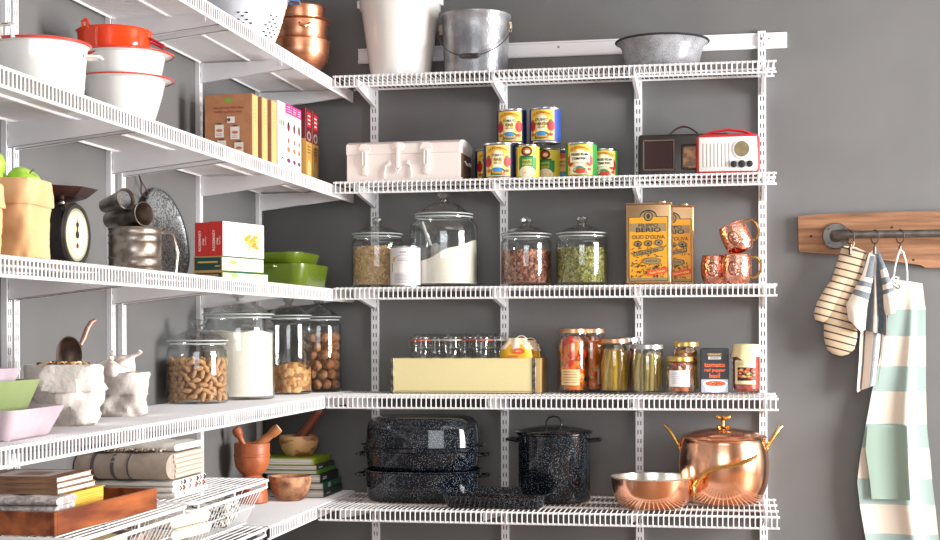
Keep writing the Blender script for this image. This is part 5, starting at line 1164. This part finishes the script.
# ------------------------------------------------------------------ corner shelf: mortars, bowl, cookbooks
z = ZL['E'] + .006
t = thing('wooden_mortar', 'tall orange-brown turned wood mortar on a pedestal foot', 'mortar', (.105, -.455, z))
M().lathe([(0, 0), (.050, 0), (.054, .004), (.054, .03), (.050, .052), (.053, .058), (.053, .074), (.046, .082), (.034, .090), (.032, .096), (.044, .106), (.056, .124), (.061, .148), (.0605, .160), (.063, .162), (.063, .168), (.061, .170), (.062, .204), (.060, .207), (.056, .204), (.052, .150), (.035, .120), (0, .112)], 56).build('mortar_cup', MORTARWOOD, t, ang=40)
def pestle(label, p0, p1, prof, mt, tip=None):
    p0, p1 = Vector(p0), Vector(p1); d = p1 - p0; L = d.length; o = thing('pestle', label, 'pestle', p0); o.rotation_euler = d.to_track_quat('Z', 'Y').to_euler()
    M().lathe([(0, 0)] + [(r, q * L) for r, q in prof] + [(0, L)], 28).build('pestle_shaft', mt, o, ang=50)
    if tip: M().lathe([(0, L), (tip, L + .0002), (tip, L + .0008), (0, L + .0012)], 24).build('pale_end', flat((238, 206, 160), .6), o, label='pale cut end')
pestle('short orange-brown pestle with round knob leaning left in the mortar', (.105, -.45, z + .135), (.052, -.475, z + .262), [(.010, .02), (.011, .3), (.009, .6), (.010, .72), (.016, .80), (.018, .88), (.014, .97)], MORTARWOOD)
pestle('longer pestle with pale cut end leaning right in the mortar', (.085, -.46, z + .165), (.196, -.435, z + .258), [(.018, .03), (.019, .25), (.015, .6), (.0135, .74), (.017, .80), (.018, .95), (.016, 1)], mat('tan_turned_wood', (196, 130, 84), .45, c2=(178, 110, 66), scale=8, tex='wave'), .015)
t = thing('burl_bowl', 'rough burl wood bowl in front of the pile of cookbooks', 'bowl', (.212, -.36, z))
M().lathe([(0, 0), (.040, 0), (.050, .006), (.066, .032), (.0735, .062), (.0735, .080), (.070, .0855), (.066, .083), (.064, .06), (.045, .02), (0, .012)], 56).build('bowl_body', BURLWOOD, t, ang=60)
BG = 'cookbooks piled in the corner'; LG = flat((150, 176, 30), .45); DG = flat((52, 60, 56), .5); OG = flat((96, 130, 40), .5); BK = flat((34, 34, 40), .5); EM = flat((24, 92, 66), .5); DE = flat((38, 60, 48), .5)
zz = z; cfg = [(.245, .028, DE, 'dark green cookbook, lowest of the corner pile', lambda p, d, h: p.lines(-d * .8, -d * .3, h * .35, h * .6, 1, (236, 236, 230), .002), .31),
    (.24, .024, EM, 'emerald cookbook with pale label, second from the bottom', lambda p, d, h: (p.rect(-d * .5, -d * .2, h * .15, h * .85, (190, 214, 200)), p.lines(d * .1, d * .6, h * .4, h * .6, 1, (200, 220, 210))), .308),
    (.235, .030, BK, 'black cookbook with white spine lettering, third from the bottom', lambda p, d, h: p.lines(-d * .85, -d * .3, h * .3, h * .7, 2, (236, 236, 240), .0018), .298),
    (.225, .014, OG, 'thin olive cookbook in the middle of the corner pile', lambda p, d, h: p.rect(-d, d, 0, h, (100, 160, 50)), .286),
    (.225, .018, DG, 'dark grey cookbook with white lettering, second from the top', lambda p, d, h: p.lines(-d * .85, -d * .4, h * .35, h * .65, 1, (236, 240, 236), .002), .285),
    (.22, .024, LG, 'bright lime-green cookbook, top of the corner pile', None, .272)]
for L, h, mt, l, sp, xr in cfg:
    book(l, (xr - .10, -.150 - (.25 - L) / 2, zz), .20, L, h, mt, 0, BG, 'y', sp, page=(222, 216, 210)); zz += h + .0003
t = thing('wooden_mortar', 'pale olive-wood mortar bowl standing on the pile of cookbooks', 'mortar', (.185, -.165, zz))
M().lathe([(0, 0), (.044, 0), (.049, .004), (.064, .028), (.070, .050), (.070, .070), (.068, .0735), (.063, .071), (.060, .04), (.03, .014), (0, .010)], 56).build('mortar_cup', OLIVEWOOD, t, ang=60)
pestle('thick red-brown wooden pestle leaning right in the pale mortar', (.175, -.165, zz + .038), (.258, -.135, zz + .168), [(.020, .02), (.021, .15), (.0165, .5), (.015, .7), (.0165, .85), (.018, .95), (.015, .99)], mat('reddish_pestle_wood', (156, 86, 60), .45, c2=(130, 66, 44), scale=8, tex='wave'))

# ------------------------------------------------------------------ right: plank, pipe rail and hanging textiles
def XZ(px, py): return (2.138 + (px - 849) * .00341, 1.532 - (py - 234) * .00345)
PLK = mat('reclaimed_plank', (158, 114, 82), .75, c2=(110, 74, 50), scale=5, stretch=(.8, 1, 11), detail=9, mix=(.35, .68), bump=1, bscale=40)
t = thing('wooden_plank', 'reclaimed brown plank fixed on the wall at right', 'plank', (0, 0, 0))
top = [(1.969, 1.600), (2.05, 1.607), (2.2, 1.609), (2.45, 1.611), (2.75, 1.612)]; bot = [(2.75, 1.398), (2.60, 1.404), (2.45, 1.413), (2.40, 1.414), (2.385, 1.424), (2.25, 1.444), (2.12, 1.462), (1.972, 1.476)]
m = M(); pl = (top + bot)[::-1]; m.prism(pl, -.026, 0, 'y'); m.build('plank_board', PLK, t, ang=30)
m = M()
for px, py in ((812.5, 234.5), (893, 227), (914, 260)): x, zz = XZ(px, py); m.ell((x, -.0262, zz), .005, .0008, .004, None, 10)
m.build('knots', flat((44, 28, 20), .8), t)
PIPE = mat('grey_iron_pipe', (112, 108, 104), .38, .8, c2=(90, 86, 82), scale=30, bump=.2, bscale=150)
t = thing('pipe_rail', 'dark iron pipe rail on a round wall flange fixed to the plank', 'rail', (2.098, -.0268, 1.529))
for dx in (0, .60):
    m = M(); m.x = Matrix.Translation((dx, 0, 0)) @ Matrix.Rotation(PI / 2, 4, 'X'); m.lathe([(0, 0), (.046, 0), (.046, .006), (.043, .009), (.022, .011), (.020, .026), (.017, .028)], 40); fo = m.build('flange', PIPE, t)
    m = M()
    for k in range(4): a = PI / 4 + k * PI / 2; m.ell((dx + .033 * math.cos(a), -.0092, .033 * math.sin(a)), .0045, .001, .0045, None, 10)
    m.build('screw_hole', flat((36, 34, 32), .5), fo)
m = M(); m.tube([(0, -.02, 0), (0, -.045, 0), (.006, -.058, 0), (.018, -.064, 0), (.034, -.064, 0)], [.018, .018, .019, .019, .019], 20); m.tube([(.034, -.064, 0), (.040, -.064, 0)], .0215, 20); m.build('pipe_elbow', PIPE, t, ang=60)
m = M(); m.tube([(.03, -.064, 0), (.57, -.064, 0)], .0135, 20); m.tube([(.57, -.064, 0), (.594, -.058, 0), (.6, -.045, 0), (.6, -.02, 0)], .0185, 20); m.build('pipe_bar', PIPE, t, ang=60)
PY, PZ = -.0908, 1.529
def ring(x, label):
    t = thing('curtain_ring', label, 'ring', (x, PY, PZ - .0085), .5, 'iron rings on the pipe')
    m = M(); m.tube([(0, .0232 * math.cos(a), .0232 * math.sin(a)) for a in [2 * PI * i / 32 for i in range(32)]], .0022, 8, True); m.build('ring_wire', PIPE, t)
    m = M(); m.tube([(0, 0, -.0235), (0, 0, -.034)], .0018, 6); m.rbox(-.005, .005, -.004, .004, -.062, -.032, .002, 1); m.build('clip', mat('dark_clip', (66, 58, 54), .4, .6), t)
ring(2.143, 'dark iron ring holding the striped oven mitt'); ring(2.225, 'dark iron ring holding the grey striped towel'); ring(2.309, 'dark iron ring holding the checked apron')
# oven mitt
t = thing('oven_mitt', 'beige oven mitt with narrow black stripes hanging from the first ring', 'oven mitt', (2.158, -.072, 1.478)); t.rotation_euler = (0, .27, 0)
MIT = stripes('striped_ticking', [(0, (202, 178, 150)), (.78, (64, 60, 58))], 2, repeat=.0245)
m = M(); m.tube([(.0, 0, .0), (.0, 0, -.004), (0, 0, -.10), (.004, 0, -.18), (.02, 0, -.25), (.036, 0, -.31), (.046, 0, -.345), (.050, 0, -.362), (.052, 0, -.368)], [.040, .044, .047, .051, .057, .056, .046, .026, .004], 28, flat=.34)
m.build('mitt_hand', MIT, t, ang=70)
m = M(); m.x = Matrix.Translation((-.012, -.0, -.10)) @ Matrix.Rotation(.12, 4, 'Y'); m.tube([(.0, -.006, .0), (-.012, -.010, -.06), (-.018, -.010, -.12), (-.018, -.008, -.155), (-.017, -.006, -.172), (-.016, -.006, -.178)], [.026, .030, .031, .027, .016, .003], 20, flat=.45)
m.build('mitt_thumb', MIT, t, ang=70)
m = M(); m.tube([(-.038, 0, .0), (0, 0, .006), (.038, 0, .0)], .004, 8); m.tube([(-.012, 0, .004), (-.016, 0, .02), (-.012, -.002, .032), (-.006, 0, .02), (-.008, 0, .004)], .002, 6); m.build('hanging_loop', flat((226, 206, 180), .9), t)

def sheet(name, parent, rows, mats, depth, nu=26, th=.0028, band=None, label=None, sub=14):
    """cloth surface: rows = [(left px, right px, py)], depth(u, v) gives the distance from the wall"""
    m = M(); fine = []
    for a, b in zip(rows, rows[1:]):
        for k in range(sub): f = k / sub; fine.append([a[i] + (b[i] - a[i]) * f for i in range(len(a))])
    fine.append(list(rows[-1])); nv = len(fine); G = []
    for side in (0, 1):
        for j, row in enumerate(fine):
            l, r, y = row[:3]; sk = row[3] if len(row) > 3 else 0
            for i in range(nu + 1):
                u = i / nu; x, zz = XZ(l + (r - l) * u, y + sk * u); d = depth(u, j / (nv - 1)) + side * th; G.append((x, -d, zz))
    q = (nu + 1) * nv; fs = []; mi = []
    for j in range(nv - 1):
        for i in range(nu):
            a = j * (nu + 1) + i; b_ = band(i / nu, j / (nv - 1), fine[j][2]) if band else 0
            fs.append((a, a + 1, a + nu + 2, a + nu + 1)); mi.append(b_); fs.append((a + q, a + nu + 1 + q, a + nu + 2 + q, a + 1 + q)); mi.append(b_)
    for j in range(nv - 1):
        for i in (0, nu): a = j * (nu + 1) + i; fs.append((a, a + nu + 1, a + nu + 1 + q, a + q)); mi.append(mi[2 * (j * nu)])
    for i in range(nu):
        for j in (0, nv - 1): a = j * (nu + 1) + i; fs.append((a, a + q, a + 1 + q, a + 1)); mi.append(mi[2 * (min(j, nv - 2) * nu + i)])
    m.v = G; m.f = [list(f) for f in fs]; m.m = mi; o = m.build(name, mats, None, ang=60)
    o.parent = parent; o.matrix_parent_inverse = Matrix.Translation(parent.location).inverted()
    if label: o['label'] = label
    return o
TW = [mat('towel_cream', (226, 212, 200), .95, bump=.8, bscale=500), mat('towel_grey', (104, 112, 120), .95, c2=(118, 126, 134), scale=60, bump=.8, bscale=500)]
t = thing('striped_towel', 'cream and blue-grey striped towel bunched on the middle ring', 'towel', (2.225, -.075, 1.466))
sheet('left_fold', t, [(869, 874, 253, 0), (862, 873, 275, 2), (855, 870, 288, 4), (846, 864, 305, 12), (848, 862, 320, 14)], TW, lambda u, v: .088 + .030 * math.sin(PI * u * .8 + .3) * v, band=lambda u, v, y: 1 if (y < 276 and u > .3 and y > 256) or 280 < y < 284.5 or 288 < y < 293 else 0)
sheet('centre_fold', t, [(872, 877, 251, 0), (868, 882, 280, 2), (864, 886, 310, 3), (862, 886, 330, 6)], TW, lambda u, v: .070 + .016 * math.cos(4 * PI * u) * v + .01 * v, band=lambda u, v, y: 0 if u < .1 or .42 < u < .52 or u > .94 else 1)
sheet('right_fold', t, [(876, 879, 252, 0), (880, 886, 272, -2), (882, 891, 288, -3), (883, 896, 308, -4), (885, 894, 316, -3)], TW, lambda u, v: .088 + .020 * math.sin(PI * u) * v, band=lambda u, v, y: 1 if y < 270 or 278 < y < 285 or 290 < y < 295 else 0)
sheet('lower_tail', t, [(862, 884, 318, 0), (860, 884, 340, 0), (859, 882, 362, -3), (857, 879, 388, -8), (857, 878, 393, -9)], TW, lambda u, v: .060 + .012 * math.cos(3 * PI * u + 1) , band=lambda u, v, y: 1 if .12 < u < .2 or .52 < u < .66 or .84 < u < .9 else 0)
# apron
APC = [mat('apron_cream', (212, 202, 188), .9, bump=.5, bscale=500), mat('apron_sage', (150, 170, 166), .9, bump=.5, bscale=500)]
t = thing('checked_apron', 'cream and sage-green wide-banded apron hanging from the third ring', 'apron', (2.309, -.07, 1.46))
def aband(u, v, y): 
    for a, b in ((310, 336), (365, 392), (424, 448), (478, 502), (531, 560)):
        if a <= y < b: return 1
    return 0
rows = [(893, 922, 279, 5), (891, 924, 300, 3), (889, 925, 310, 0), (886, 925, 330, 0), (882, 925, 350, 0), (876, 925, 375, 0), (872, 925, 392, 0), (868, 925.5, 414, 0), (865, 926, 430, 0), (860, 929, 458, 0), (857, 931, 484, 0), (860, 934, 510, 0), (865, 937, 540, 0), (868, 940, 570, 0), (870, 943, 600, 0)]
sheet('apron_cloth', t, rows, APC, lambda u, v: .050 + .020 * math.exp(-((u - .60 - .06 * v) / .11) ** 2) * min(1, v * 2.2) + .006 * math.sin(9 * u + 3 * v) * v, nu=34, sub=6, band=aband)
sheet('pocket', t, [(867, 905, 426, 0), (865, 906, 450, 0), (869, 907, 480, 0), (871, 908, 500, 0)], [mat('apron_pocket', (140, 160, 150), .9, bump=.5, bscale=500)], lambda u, v: .064 + .020 * math.exp(-((.05 + u * .58 - .64) / .11) ** 2) + .004 * math.sin(9 * (u * .58) + 2), nu=24, label='darker sage pocket')
CORD = mat('pale_blue_cord', (214, 226, 232), .85)
def cord(pts, nm):
    m = M(); m.tube([(XZ(px, py)[0], -d, XZ(px, py)[1]) for px, py, d in pts], .0032, 8); o = m.build(nm, CORD, None, ang=70); o.parent = t; o.matrix_parent_inverse = Matrix.Translation(t.location).inverted()
cord([(896.5, 286, .062), (893, 280, .066), (894, 268, .085), (897, 256, .092), (899, 250, .094), (902, 253, .092), (905, 262, .08), (906.5, 272, .066), (906.8, 281, .058)], 'neck_cord')
cord([(897, 287, .064), (892, 284, .072), (890, 281, .070), (893, 277, .072), (898, 278, .070), (896, 285, .066)], 'cord_knot')
m = M(); x, zz = XZ(897.5, 287); m.x = Matrix.Translation((x, -.061, zz)) @ Matrix.Rotation(PI / 2, 4, 'X'); m.lathe([(.004, 0), (.0085, 0), (.0085, .002), (.004, .003)], 20); o = m.build('grommet', flat((110, 108, 100), .3), None); o.parent = t; o.matrix_parent_inverse = Matrix.Translation(t.location).inverted()
